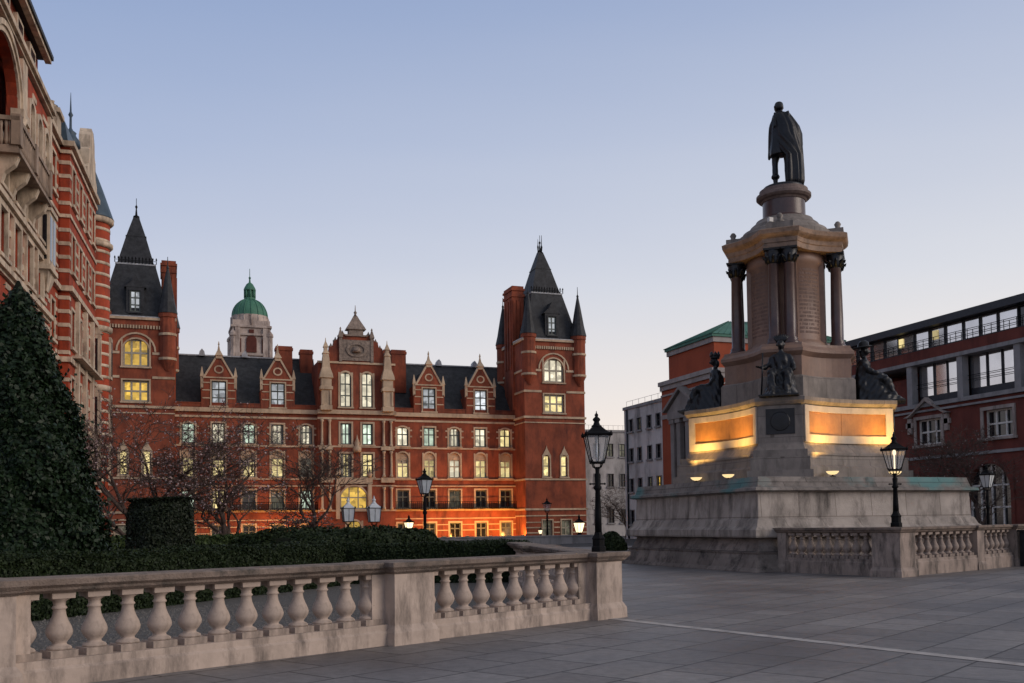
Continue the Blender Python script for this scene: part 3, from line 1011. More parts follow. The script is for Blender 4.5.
# ------------------------------------------------------------------ domed tower far behind
dx, dy = 12.75, 153.
dt = thing('domed_tower', 'pale stone tower with a green copper dome rising behind the college roof', 'tower', (dx, dy, 0))
t = MB()
t.squares([(3.2, -.1), (3.2, 24.5), (3.05, 24.6), (3.0, 26.0)], dx, dy)
t.squares([(2.7, 26.0), (2.7, 31.2), (2.95, 31.3), (2.95, 31.6), (2.7, 31.7), (2.7, 32.4)], dx, dy)
for a in (-1, 1):
    for b in (-1, 1):
        t.lathe([(.5, 25.5), (.5, 29.9), (.62, 30.0), (.58, 30.4), (.2, 30.9), (.08, 31.4), (.14, 31.6), (.03, 32.2)], dx + a * 2.6, dy + b * 2.6, 8, 0, False)
for z in (24.2, 26.0, 27.1, 30.1):
    t.squares([(2.98 if z > 26 else 3.35, z), (2.98 if z > 26 else 3.35, z + .3)], dx, dy)
for s in (-2.0, 2.0):
    t.box(dx + s - .35, dx + s + .35, dy - 3.0, dy - 2.65, 26.2, 31.2)
t.lathe([(2.75, 32.3), (2.75, 33.0), (2.68, 33.05), (2.68, 33.4)], dx, dy, 24, 0, False)
for k in range(16):
    a = 2 * PI * k / 16
    t.lathe([(.2, 31.6), (.2, 33.2)], dx + 2.65 * math.cos(a), dy + 2.65 * math.sin(a), 6)
t.build('shaft', TOWST, dt)
t = MB()
t.prism([(dx - .75, 27.6)] + [(dx + .75, 27.6)] + [(dx + p, z) for p, z in arc_pts(0, 29.4, .75, 8)], dy - 2.86, dy - 2.6, 'y')
for s in (-1.75, 1.75):
    t.box(dx + s - .28, dx + s + .28, dy - 2.86, dy - 2.6, 27.6, 29.6)
for s in (-2.0, -.0, 2.0):
    t.box(dx + s - .35, dx + s + .35, dy - 2.86, dy - 2.6, 30.5, 31.0)
t.build('openings', stone('recess_red', (.10, .03, .022), .9), dt)
t = MB()
prof = [(2.62, 33.3)] + [(2.6 * math.cos(a), 33.4 + 2.75 * math.sin(a)) for a in [PI / 2 * k / 10 for k in range(10)] if math.cos(a) * 2.6 > .8] + [(.78, 36.0)]
t.lathe(prof, dx, dy, 32)
for k in range(16):
    a = 2 * PI * k / 16
    t.tube([(dx + (r + .03) * math.cos(a), dy + (r + .03) * math.sin(a), z) for r, z in prof], .07, 5)
t.build('dome', DOMECOP, dt)
t = MB()
t.lathe([(.85, 35.9), (.85, 36.3), (.6, 36.35), (.6, 37.4), (.9, 37.45), (.9, 37.6), (.78, 37.9), (.5, 38.4), (.15, 38.7), (.1, 39.2), (.2, 39.4), (.05, 39.6), (.04, 40.8)], dx, dy, 12, 0, False)
for k in range(8):
    a = 2 * PI * k / 8
    t.lathe([(.13, 36.3), (.13, 37.5)], dx + .75 * math.cos(a), dy + .75 * math.sin(a), 6)
t.build('lantern', DOMECOP, dt)

# ------------------------------------------------------------------ pale office blocks beyond the monument
def plain_block(name, label, F, u0, u1, depth, z1, cols, rows, wall, lits, capmat, ww=.8):
    o = thing(name, label, 'building', F(u0, 0, 0))
    wl = MB(F)
    hs = [(c, c + ww, a, b) for c in cols for a, b in rows]
    holes_wall(wl, u0, u1, -.1, z1, hs, 0, .2)
    wl.box(u0, u1, -depth, -.3, -.1, z1)
    for s in (u0, u1):
        wl.add([(s, 0, -.1), (s, -.3, -.1), (s, -.3, z1), (s, 0, z1)], [(0, 1, 2, 3)])
    wl.add([(u0, 0, z1), (u1, 0, z1), (u1, -.3, z1), (u0, -.3, z1)], [(0, 1, 2, 3)])
    wl.build('wall', wall, o)
    cp = MB(F)
    cp.box(u0 - .1, u1 + .1, -depth, .12, z1 + .002, z1 + .3)
    cp.build('coping', capmat, o)
    cp = MB(F)
    for k in range(12):
        x = u0 + (u1 - u0) * k / 11
        cp.box(x - .012, x + .012, -.3, -.275, z1 + .3, z1 + .9)
    cp.box(u0, u1, -.3, -.275, z1 + .88, z1 + .905)
    cp.build('roof_railing', capmat, o)
    for i, c in enumerate(cols):
        for j, (a, b) in enumerate(rows):
            window(o, F, c, c + ww, a, b, lits.get((i, j), DKGL), 0, .2, 1, 2, 0, .06, [capmat, DARKP], child=False, bar=.07)
    return o
plain_block('office_block', 'low white rendered block with rows of small dark windows beside the spired tower', lambda u, w, z: (u, 112 - w, z), 49.5, 56.9, 8, 12.9,
            [50.7, 52.5, 54.2, 55.85], [(1.6, 3.3), (6.1, 7.7), (9.85, 11.45)], WHITEW, {(1, 2): L_DIM, (2, 2): L_DIM, (3, 2): L_DIM}, CONC, .82)
plain_block('office_block', 'taller grey block with drainpipe between the low white block and orange brick hall', lambda u, w, z: (44.05 + (-w), 92. - u, z), 2.2, 17, 8, 12.85,
            [3.3, 5.1, 7.2, 9.0, 11.0, 13.0], [(1.4, 2.8), (4.6, 5.9), (7.6, 8.9), (10.6, 11.8)], GREYW, {(3, 1): L_AMBER, (2, 1): L_DIM, (1, 3): L_DIM}, CONC, .85)
pp = MB()
pp.tube([(43.95, 89.0, 0), (43.95, 89.0, 12.8)], .1, 6)
pp.build('drainpipe', DARKP, bpy.data.objects['office_block.001'])

# orange-brick church hall with a green roof
F = lambda u, w, z: (40. - w, 75.2 - u, z)       # faces the street (-X); u runs towards the camera
ch = thing('brick_hall', 'square orange brick hall with green copper roof and stone porch behind the monument', 'building', (40, 70, 0))
t = MB(F)
t.box(.9, 9.4, -12, -.001, -.1, 13.0)
t.box(2.2, 9.39, -11.8, -.02, 13.0, 15.7)
t.build('wall', BRICK_B, ch)
t = MB(F)
t.box(.8, 9.55, -12.1, .3, 13.0, 13.35)
t.box(.85, 9.47, -12.1, .15, 12.6, 13.0)
t.box(.85, 9.45, -12.1, .08, 12.1, 12.25)
t.box(.87, 9.43, -12.05, .1, 10.2, 10.55)
t.box(2.1, 9.5, -12, .12, 15.35, 15.75)
t.build('cornice', stone('hall_stone', (.34, .30, .28), .8, .8, .2, (.18, .16, .15), .6, .2, True), ch)
t = MB(F)
t.box(2.0, 9.6, -12.1, .25, 15.75, 15.95)
e = [(1.9, .3), (9.65, .3), (9.65, -12.1), (1.9, -12.1)]
r1, r2 = (5.5, -3.8, 17.9), (5.9, -7.5, 17.9)
t.add([(a, b, 15.96) for a, b in e] + [r1, r2], [(0, 1, 4), (1, 2, 5, 4), (2, 3, 5), (3, 0, 4, 5), (0, 3, 2, 1)])
for k in range(24):                              # standing seams
    a = k / 23
    x = 1.9 + 7.75 * a
    t.tube([(x, .3, 15.98), (5.5, -3.8, 17.93)], .035, 4)
    t.tube([(9.65, .3 - 12.4 * a, 15.98), (5.5 + .4 * a, -3.8 - 3.7 * a, 17.93)], .035, 4)
t.build('roof', COPPER, ch)
t = MB(F)
for u in (3.4, 4.4, 5.8, 6.7):
    t.box(u - .28, u + .28, -.02, .45, -.1, 9.9)
    t.box(u - .38, u + .38, -.02, .55, 9.6, 9.95)
t.box(2.9, 7.2, -.02, .6, 9.95, 10.55)
t.prism([(2.6, 10.55), (7.5, 10.55), (5.05, 12.15)], -.02, .5, 'y')
for s in (-1, 1):
    t.prism([(5.05 + s * 2.65, 10.6), (5.05, 12.25), (5.05, 12.5), (5.05 + s * 2.85, 10.75)], -.01, .75, 'y')
t.build('porch', stone('porch_stone', (.24, .215, .20), .8, .8, .2, (.15, .13, .12), .6, .2, True), ch)
t = MB(F)
t.box(4.65, 5.55, -.01, .05, 2, 9.3)
t.build('window', DKGL, ch)

DRESS_R = stone('sooty_dressing', (.33, .28, .25), .8, 1.2, .3, (.10, .08, .07), .8, .2, True)
# ------------------------------------------------------------------ modern-topped brick building on the right
F = lambda u, w, z: (45. - w, u, z)               # u = world Y
rb = thing('modern_building', 'dark brick building with glazed concrete upper floors at the right edge', 'building', (45, 45, 0))
A, B_ = 26., 57.5
t = MB(F)
wins = [(y, 2.1, 6.15, 7.75) for y in (48.0, 42.6, 37.0, 31.5)] + [(53.0, 2.1, 6.15, 7.75)]
hs = [(y, y + w_, a, b) for y, w_, a, b in wins]
ar = [(42.9, 46.1, .9, 4.7), (34.5, 37.7, .9, 4.7), (50.2, 53.4, .9, 4.7)]
hs += ar
holes_wall(t, A, B_, -.1, 8.6, hs, 0, .35)
for a, b, c, d in ar:
    spandrels(t, a, b, d - 1.6, d, -.004, .3)
t.box(A, B_, -10, -.6, -.1, 8.6)
t.box(A, B_, -10, -.15, 11.3, 12.15)
t.box(A, B_, -10, -2.5, 8.6, 11.3)
t.box(50.6, 56.5, -2.5, -.6, 8.76, 10.6)
t.box(A, B_, -10.0, -2.5, 12.15, 13.4)
t.add([(B_, 0, -.1), (B_, -.6, -.1), (B_, -.6, 8.6), (B_, 0, 8.6)], [(0, 1, 2, 3)])
t.build('wall', BRICK_R, rb)
t = MB(F)
for y in [50.5 - 4.2 * k for k in range(6)] + [54.7]:
    t.box(y - .22, y + .22, -.35, .12, 8.72, 11.22)
t.box(A, B_, -2.4, .22, 11.22, 11.45)
t.box(A, B_, -2.4, .16, 8.5, 8.75)
t.box(A, B_, -.02, .1, 5.25, 5.42)
t.box(A, B_, -.02, .14, 8.2, 8.32)
t.build('concrete_frame', CONC, rb)
t = MB(F)
t.box(A - .3, B_ + .2, -10.3, .35, 13.42, 13.72)
t.box(A - .3, B_ + .2, -10.2, .2, 13.72, 13.9)
t.build('roof', DARKP, rb)
y = A
k = 0
rr = random.Random(8)
while y < B_ - .5:
    wd = 1.3 if k % 3 else 1.45
    t = MB(F)
    z0, z1 = 12.17, 13.4
    t.box(y, y + .07, -.35, -.18, z0, z1)
    t.box(y + .002, y + wd, -.33, -.2, z0, z0 + .06)
    t.box(y + .002, y + wd, -.33, -.2, z1 - .06, z1)
    w0 = t.build('window', DARKP, rb)
    tl = rr.uniform(-.015, .015)
    p = MB(F)
    p.add([(y + .07, -.3 + tl, z0), (y + wd, -.3 - tl, z0), (y + wd, -.3 - tl, z1), (y + .07, -.3 + tl, z1), (y + .07, -.36, z0), (y + wd, -.36, z0), (y + wd, -.36, z1), (y + .07, -.36, z1)],
          [(0, 1, 2, 3), (4, 7, 6, 5), (0, 4, 5, 1), (1, 5, 6, 2), (2, 6, 7, 3), (3, 7, 4, 0)])
    p.build('pane', REFL if rr.random() < .95 else DKGL, w0)
    y += wd
    k += 1
for y in (48.35, 51.4):                             # two lit rooms up there
    t = MB(F)
    t.box(y, y + .42, -.28, -.24, 12.65, 13.2)
    t.build('lit_window', L_WARM, rb)
for y0 in [50.5 - 4.2 * k for k in range(-1, 6)]:
    a, b = y0 - 4.2 + .25, y0 - .25
    if b > 50.4: continue
    t = MB(F)
    t.box(a, b, -.60, -.50, 8.76, 9.25)            # dark spandrel
    for q in (a, a + (b - a) * .36, a + (b - a) * .66, b - .06):
        t.box(q, q + .06, -.57, -.45, 9.25, 11.2)
    w0 = t.build('window', DARKP, rb)
    p = MB(F)
    q0 = a
    for q1 in (a + (b - a) * .36, a + (b - a) * .66, b):
        tl = rr.uniform(-.015, .015)
        p.add([(q0, -.54 + tl, 9.25), (q1, -.54 - tl, 9.25), (q1, -.54 - tl, 11.2), (q0, -.54 + tl, 11.2), (q0, -.60, 9.25), (q1, -.60, 9.25), (q1, -.60, 11.2), (q0, -.60, 11.2)],
              [(0, 1, 2, 3), (4, 7, 6, 5), (0, 4, 5, 1), (1, 5, 6, 2), (2, 6, 7, 3), (3, 7, 4, 0)])
        q0 = q1
    p.build('pane', REFL, w0)
t = MB(F)
for zz in (12.45, 12.75):
    t.box(A, B_, -.1, -.07, zz, zz + .03)
k = A
while k < B_:
    t.box(k, k + .03, -.1, -.07, 12.15, 12.78)
    k += .9
for zz in (9.75, 10.0):
    t.box(A, 50.4, -.3, -.27, zz, zz + .03)
t.build('handrail', IRON, rb)
for y, w_, a, b in wins:
    window(rb, F, y, y + w_, a, b, DKGL, 0, .35, 2, 2, 0, .2, [DRESS_R, WHITEP], child=True, bar=.1)
for a, b, c, d in ar:
    window(rb, F, a, b, c, d, DKGL, 0, .35, 3, 3, 1.6, .25, [BRICK_R, WHITEP], child=True, bar=.1)
for yy in (49.05, 38.05):                           # gablets over two of the windows
    t = MB(F)
    t.prism([(yy - 1.9, 7.95), (yy - 1.3, 8.15), (yy, 9.1), (yy + 1.3, 8.15), (yy + 1.9, 7.95), (yy + 1.5, 7.95), (yy, 8.85), (yy - 1.5, 7.95)], -.02, .3, 'y')
    for s in (-1, 1):
        t.box(yy + s * 1.55 - .16, yy + s * 1.55 + .16, -.02, .16, 6.9, 7.9)
        t.box(yy + s * 1.55 - .3, yy + s * 1.55 + .3, -.02, .16, 7.3, 7.62)
    t.build('gablet', DRESS_R, rb)

# ------------------------------------------------------------------ brick-and-stone mansion blocks on the left
LA = R(4.3)
LS, LN = Vector((math.sin(LA), math.cos(LA))), Vector((math.cos(LA), -math.sin(LA)))
LD = -9.61 * math.cos(LA)
def FL(u, w, z):
    p = LS * (u - 9.61 * math.sin(LA)) + LN * (w + LD)
    return (p.x, p.y, z)
mb_ = thing('mansion_block', 'nearest brick mansion block with stone arch above a bracketed balcony, left edge', 'building', FL(48, -1, 0))
w0 = -.3
t = MB(FL)
cols = [(s - .65, s + .65) for s in (41.2, 43.9, 46.6, 49.3, 52.0, 54.6)]
hs = [(a, b, z, z + 2.1) for a, b in cols for z in (1.2, 4.8, 8.4, 13.2)] + [(a, b, 16.2, 18.2) for a, b in cols]
arch_h = [(44.6, 49.7, 18.2, 23.0), (38.2, 43.3, 18.2, 23.0)]
hs2 = [(s - .5, s + .5, 19.4, 22.2) for s in (52.3, 54.2, 56.0)]
holes_wall(t, 36, 57.2, -.1, 23.4, hs + arch_h + hs2, w0, .5)
for a, b, c, d in arch_h:
    spandrels(t, a, b, 20.9, d, w0 - .004, .45)
for a, b, c, d in hs2:
    spandrels(t, a, b, d - .5, d, w0 - .004, .3)
t.box(36, 57.2, -14, w0 - .9, -.1, 23.4)
t.add([(57.2, w0, -.1), (57.2, w0 - .9, -.1), (57.2, w0 - .9, 23.4), (57.2, w0, 23.4)], [(0, 1, 2, 3)])
t.box(36, 56.6, -13, -.75, 23.4, 26.3)
t.build('wall', BRICK_L, mb_)
t = MB(FL)
# cornices and string courses
for z, h, w1 in ((23.5, .15, -.1), (23.65, .25, .05), (15.45, .15, -.15), (15.6, .25, .0), (12.45, .15, -.15), (12.6, .25, .0), (7.6, .3, -.1), (4.1, .3, -.1), (26.2, .2, -.1)):
    t.box(36, 57.3 if z < 26 else 56.7, w0 - .1, w1, z, z + h)
for s, w_ in ((43.95, .4), (50.5, .5), (57.0, .25)):      # pilasters
    t.box(s - w_, s + w_, w0 - .05, w0 + .16, 15.9, 23.4)
    t.box(s - w_ - .1, s + w_ + .1, w0 - .05, w0 + .26, 20.5, 20.9)
for a, b, c, d in arch_h:                                    # archivolt
    uc, r = (a + b) / 2, (b - a) / 2
    k_ = (d - 20.9) / r
    for rr_, q in ((0, .10), (.28, .18)):
        n = 18
        for i in range(n):
            x, y = PI * i / n, PI * (i + 1) / n
            t.prism([(uc + (r + rr_) * math.cos(x), 20.9 + k_ * (r + rr_) * math.sin(x)), (uc + (r + rr_ + .28) * math.cos(x), 20.9 + k_ * (r + rr_ + .28) * math.sin(x)),
                     (uc + (r + rr_ + .28) * math.cos(y), 20.9 + k_ * (r + rr_ + .28) * math.sin(y)), (uc + (r + rr_) * math.cos(y), 20.9 + k_ * (r + rr_) * math.sin(y))], w0 - .02, w0 + q, 'y')
    for x in (a - .3, b + .3):
        t.box(x - .32, x + .32, w0 - .3, w0 + .25, 20.5, 20.9)
        t.lathe([(.3, 18.2), (.22, 18.4), (.2, 20.2), (.32, 20.5)], x, w0 + .06, 10)
for k in range(28):                                         # brick-and-stone stripes of the piers
    z = 1.4 + k * .82
    if 15 < z < 16.2 or z > 23.2: continue
    for a, b in zip([36] + [c[1] + .2 for c in cols], [c[0] - .2 for c in cols] + [57.2]):
        if b - a > .2 and not (17.8 < z and a < 51):
            t.box(a, b, w0 - .02, w0 + .05, z, z + .26)
t.build('stone_dressing', DRESS_L, mb_)
for i, (a, b) in enumerate(cols):
    for z in (1.2, 4.8, 8.4, 13.2, 16.2):
        window(mb_, FL, a, b, z, z + (2.1 if z < 16 else 2.0), DKGL, w0, .35, 1, 2, 0, .25, [DRESS_L, WHITEP], proud=.16, child=False)
for a, b, c, d in hs2:
    window(mb_, FL, a, b, c, d, DKGL, w0, .35, 1, 3, .5, .25, [DRESS_L, WHITEP], proud=.16, child=False)
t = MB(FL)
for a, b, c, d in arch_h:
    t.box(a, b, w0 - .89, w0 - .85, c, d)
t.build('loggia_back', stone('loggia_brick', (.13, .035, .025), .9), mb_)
t = MB(FL)                                                   # balcony
t.box(45.2, 52.5, w0 - .05, .70, 17.25, 17.42)
t.box(45.3, 52.4, w0 - .05, .60, 17.42, 17.6)
t.box(45.2, 52.5, .42, .68, 18.62, 18.8)
t.box(45.2, 45.5, w0, .42, 18.62, 18.8)
for s in [45.7 + .3 * k for k in range(23)]:
    t.lathe([(.06, 17.6), (.11, 17.8), (.06, 18.3), (.09, 18.62)], s, .55, 6)
for s in (45.45, 48.8, 52.2):
    t.box(s - .25, s + .25, .36, .72, 17.6, 18.9)
for w_ in (-.05, .15, .3):
    t.lathe([(.06, 17.6), (.11, 17.8), (.06, 18.3), (.09, 18.62)], 45.35, w_, 6)
t.build('balcony', stone('balcony_stone', (.30, .22, .165), .8, .9, .3, (.09, .07, .055), .8, .2, True), mb_)
for s in (45.7, 47.8, 49.9, 52.0):
    t = MB(FL)
    t.prism([(w0, 15.95), (w0 + .22, 16.05), (w0 + .35, 16.5), (w0 + .75, 16.85), (w0 + .9, 17.25), (w0, 17.25)], s - .2, s + .2, 'x')
    t.build('bracket', DRESS_L, mb_)
t = MB(FL)                                                   # stone oriel under the balcony end
t.box(55.2, 57.0, w0 - .1, .12, 15.1, 18.0)
t.box(55.0, 57.15, w0 - .1, .22, 14.85, 15.1)
t.box(55.1, 57.1, w0 - .1, .2, 17.9, 18.15)
t.loft([[(55.2 + .9 + a * h, w0 + .1 + b * h * .3, z - .7) for a, b in ((-1, -1), (1, -1), (1, 1), (-1, 1))] for h, z in ((.3, 14.6), (.7, 15.1), (.95, 15.55))])
t.build('oriel', DRESS_L, mb_)
t = MB(FL)
for a in (55.35, 56.2):
    t.box(a, a + .6, .10, .135, 15.4, 17.7)
t.box(55.18, 55.22, -.2, .0, 15.4, 17.7)
t.build('oriel_window', DKGL, mb_)
t = MB(FL)
t.box(36, 56.75, -13, 0, 26.4, 26.62)
t.prism([(-.3, 26.62), (-4, 29.5), (-12, 29.5), (-13, 26.62)], 36, 56.5, 'x')
t.build('roof', SLATE, mb_)
for s in (45.5, 48.5, 51.4, 54.3):
    t = MB(FL)
    t.box(s - .7, s + .7, -.77, -.55, 23.9, 25.9)
    aw = t.build('attic_window', DRESS_L, mb_)
    t = MB(FL)
    t.box(s - .45, s + .45, -.56, -.53, 24.1, 25.7)
    t.build('pane', DKGL, aw)
t = MB(FL)
t.tube([(57.4, -.9, 0), (57.4, -.9, 23)], .09, 6)
t.build('drainpipe', IRON, mb_)

m2 = thing('mansion_block', 'farther striped brick and stone mansion block with a round corner turret', 'building', FL(66, -1, 0))
segs = [(57.4, 58.7, -1.2), (58.7, 62.0, -.6), (62.0, 72.6, 0.)]
t = MB(FL)
d = MB(FL)
for a, b, w1 in segs:
    cs = []
    n = max(1, int((b - a) / 2.2))
    for k in range(n):
        c = a + (b - a) * (k + .5) / n
        cs.append((c - .55, c + .55))
    hs = [(x, y, z, z + 2.2) for x, y in cs for z in (1.5, 4.8, 8.2, 12.2, 16.6, 20.6)]
    holes_wall(t, a, b, -.1, 24, hs, w1, .3)
    t.box(a, b, -10, w1 - .5, -.1, 24)
    t.add([(a, w1, -.1), (a, w1 - .9, -.1), (a, w1 - .9, 24), (a, w1, 24)], [(0, 1, 2, 3)])
    t.add([(b, w1, -.1), (b, w1 - .9, -.1), (b, w1 - .9, 24), (b, w1, 24)], [(0, 1, 2, 3)])
    for x, y in cs:
        for z in (1.5, 4.8, 8.2, 12.2, 16.6, 20.6):
            window(m2, FL, x, y, z, z + 2.2, DKGL, w1, .3, 1, 2, 0, .16, [DRESS_L, WHITEP], proud=.06, child=False)
    for z, h, pr in ((23.75, .3, .28), (23.35, .2, .12), (19.6, .2, .08), (15.3, .3, .22), (11.2, .3, .14), (7.4, .25, .1), (3.9, .25, .1)):
        d.box(a - pr, b, w1 - .7, w1 + pr, z, z + h)
    for k in range(29):
        z = .6 + k * .79
        if any(abs(z + .1 - q) < .45 for q in (23.8, 19.7, 15.4, 11.3)): continue
        p = a - .04
        for x, y in cs + [(b + .02, b)]:
            d.box(p, x - .28, w1 - .58, w1 + .03, z, z + .22)
            p = y + .28
t.build('wall', BRICK_L, m2)
for s in (64.5, 67.5, 70.5):                            # pilaster strips and balcony of the long bay
    d.box(s - .28, s + .28, -.02, .22, 4.3, 15.2)
d.box(63, 72, -.02, .6, 11.6, 11.75)
d.build('stone_dressing', DRESS_L, m2)
t = MB(FL)
t.prism([(67.9, 24.05), (72.4, 24.05), (72.3, 24.8), (71.7, 25.2), (71.6, 26.2), (71.2, 26.5), (71.1, 27.3), (70.6, 27.9), (69.7, 27.9), (69.2, 27.3), (69.1, 26.5), (68.7, 26.2), (68.6, 25.2), (68.0, 24.8)], -.6, .1, 'y')
t.build('gable', DRESS_L, m2)
t = MB(FL)
t.prism([(-.12, 24.05), (-.3, 25.3), (-.7, 26.2), (-1.6, 26.6), (-8, 26.6), (-10, 24.05)], 62.1, 72.3, 'x')
t.prism([(-1.5, 24.05), (-1.8, 24.9), (-2.6, 25.6), (-8, 25.6), (-10, 24.05)], 57.6, 62.1, 'x')
t.lathe([(.6, 25.7), (.55, 26.1), (.36, 26.35), (.3, 26.5), (.36, 26.6), (.16, 26.75), (.08, 26.9), (.07, 27.6), (.15, 27.75), (.06, 27.95), (.035, 28.6), (.012, 29.2)], 67.3, -.8, 12)
t.build('roof', SLATE_L, m2)
t = MB(FL)
t.box(60.0, 61.2, -1.1, -.35, 23.9, 25.3)
t.box(59.85, 61.35, -1.25, -.2, 24.95, 25.2)
for q in (60.3, 60.9):
    t.lathe([(.16, 25.3), (.13, 25.65), (.16, 25.7)], q, -.7, 8)
t.build('chimney', DRESS_L, m2)
tx, tw_ = 74.1, -.42
t = MB(FL)
t.lathe([(1.15, -.1), (1.15, 23.2)], tx, tw_, 28)
T = t.build('turret', BRICK_L, m2)
t = MB(FL)
for k in range(29):
    z = .9 + k * .79
    t.lathe([(1.175, z), (1.175, z + .2)], tx, tw_, 28)
for z, h, r in ((22.9, .25, 1.40), (21.2, .2, 1.36), (15.3, .25, 1.34), (11.2, .25, 1.3)):
    t.lathe([(r - .12, z - .12), (r, z), (r, z + h), (1.15, z + h + .05)], tx, tw_, 28)
t.build('banding', DRESS_L, T)
t = MB(FL)
t.lathe([(1.42, 23.15), (1.35, 23.3), (.7, 25.2), (.1, 26.8), (.02, 27.6)], tx, tw_, 24)
t.build('turret_roof', SLATE_L, T)
t = MB(FL)
for zb in (12.2, 8.2, 4.8):
    t.box(tx - .2, tx + .75, tw_ + .9, tw_ + 1.27, zb - .2, zb + 2.7)
    t.box(tx - 1.27, tx - .9, tw_ - .1, tw_ + .75, zb - .2, zb + 2.7)
    t.prism([(tw_ - .25, zb + 2.7), (tw_ + .9, zb + 2.7), (tw_ + .33, zb + 3.4)], tx - 1.30, tx - .9, 'x')
t.build('window_surround', DRESS_L, T)
t = MB(FL)
for zb in (12.2, 8.2, 4.8):
    t.box(tx - 1.29, tx - 1.25, tw_ + .1, tw_ + .55, zb, zb + 2.4)
    t.box(tx, tx + .55, tw_ + 1.25, tw_ + 1.29, zb, zb + 2.4)
t.build('window', DKGL, T)

# ------------------------------------------------------------------ the monument
MX, MY, MROT = 20.95, 29.55, R(5)
mon = thing('monument', 'tall granite memorial with paired columns and lit curved panels on a stained plinth', 'monument', (MX, MY, 0))
t = MB()
t.squares([(4.52, 0), (4.46, .10), (4.40, .13), (4.27, .52), (4.30, .58), (4.18, .62), (4.02, .98), (4.22, 1.03)], MX, MY)
t.build('plinth_base', PLBASE, mon)
t = MB()
t.squares([(4.30, 1.03), (4.32, 1.08), (4.32, 1.26), (4.20, 1.36), (4.12, 1.56), (4.05, 1.60), (4.02, 2.36), (4.06, 2.40)], MX, MY)
t.build('plinth_die', PLST, mon)
t = MB()
t.squares([(4.12, 2.40), (4.24, 2.44), (4.22, 2.52), (4.06, 2.56), (3.98, 2.86), (3.4, 2.90)], MX, MY)
t.build('plinth_cap', CAPST, mon)

def cross_outline(ra, hw, sag, n=10, ra_in=None):
    """four arms on the diagonals joined by hollow quadrants"""
    pts = []
    for k in range(4):
        a0 = PI / 4 + PI / 2 * k + MROT
        a1 = a0 + PI / 2
        ax, ay = math.cos(a0), math.sin(a0)
        bx, by = math.cos(a1), math.sin(a1)
        p0 = Vector((ra * ax - hw * -(-ay) * 1, 0))
        A0 = Vector((ra * ax + hw * ay, ra * ay - hw * ax))
        A1 = Vector((ra * ax - hw * ay, ra * ay + hw * ax))
        B0 = Vector((ra * bx + hw * by, ra * by - hw * bx))
        pts += [A0, A1]
        mid = (A1 + B0) / 2
        inn = -mid.normalized()
        for i in range(1, n):
            q = i / n
            s_ = sag * (1 - (2 * q - 1) ** 2)
            pts.append(A1.lerp(B0, q) + inn * s_)
    return [(MX + p.x, MY + p.y) for p in pts]
def cross(mb, levels, mi=0):
    rings = []
    for ra, hw, sag, z in levels:
        rings.append([(x, y, z) for x, y in cross_outline(ra, hw, sag)])
    mb.loft(rings, mi)
    return mb
t = MB()
cross(t, [(3.66, .85, .34, 2.88), (3.66, .85, .34, 3.22), (3.58, .80, .35, 3.30), (3.56, .78, .35, 3.62)])
for k in range(4):                                        # extra steps under the arms
    a = PI / 4 + PI / 2 * k + MROT
    c, s = math.cos(a), math.sin(a)
    q = lambda r, h: (MX + r * c - h * s, MY + r * s + h * c)
    for r0_, r1_, h, z0, z1 in ((2.6, 3.98, 1.02, 2.87, 3.12), (2.6, 3.84, .92, 3.12, 3.55), (2.6, 3.74, .84, 3.55, 3.78)):
        t.loft([[(*q(r0_, -h), z), (*q(r1_, -h), z), (*q(r1_, h), z), (*q(r0_, h), z)] for z in (z0, z1)])
t.build('podium_step', GRANG, mon)
t = MB()
cross(t, [(3.60, .78, .34, 3.62), (3.60, .78, .34, 3.70), (3.45, .70, .36, 3.95), (3.42, .70, .36, 4.02), (3.42, .70, .36, 5.22), (3.50, .74, .36, 5.27), (3.56, .78, .36, 5.36), (3.56, .78, .36, 5.48), (3.4, .7, .36, 5.52)])
t.build('podium', GRANG, mon)
# curved panels with pale frames on the four hollow sides
def curved_slab(mb, ra, hw, sag, side, q0, q1, z0, z1, off0, off1, mi=0, n=14):
    a0 = PI / 4 + PI / 2 * side + MROT
    a1 = a0 + PI / 2
    A1 = Vector((ra * math.cos(a0) - hw * math.sin(a0), ra * math.sin(a0) + hw * math.cos(a0)))
    B0 = Vector((ra * math.cos(a1) + hw * math.sin(a1), ra * math.sin(a1) - hw * math.cos(a1)))
    inn = -((A1 + B0) / 2).normalized()
    rings = []
    for i in range(n + 1):
        q = q0 + (q1 - q0) * i / n
        p = A1.lerp(B0, q) + inn * (sag * (1 - (2 * q - 1) ** 2))
        rings.append([(MX + p.x - inn.x * o, MY + p.y - inn.y * o, z) for o, z in ((off0, z0), (off1, z0), (off1, z1), (off0, z1))])
    mb.loft(rings, mi)
for side in range(4):
    fr = MB()
    for z0, z1, q0, q1 in ((4.03, 4.28, .015, .985), (5.02, 5.22, .015, .985)):
        curved_slab(fr, 3.42, .70, .36, side, q0, q1, z0, z1, -.05, .07)
    for q0, q1 in ((.015, .075), (.925, .985)):
        curved_slab(fr, 3.42, .70, .36, side, q0, q1, 4.28, 5.02, -.05, .068, n=2)
    f = fr.build('panel_frame', FRAMEST, mon)
    pn = MB()
    curved_slab(pn, 3.42, .70, .36, side, .075, .49, 4.28, 5.02, -.05, .03)
    curved_slab(pn, 3.42, .70, .36, side, .494, .925, 4.28, 5.02, -.05, .03)
    pn.build('panel', PANEL, f)
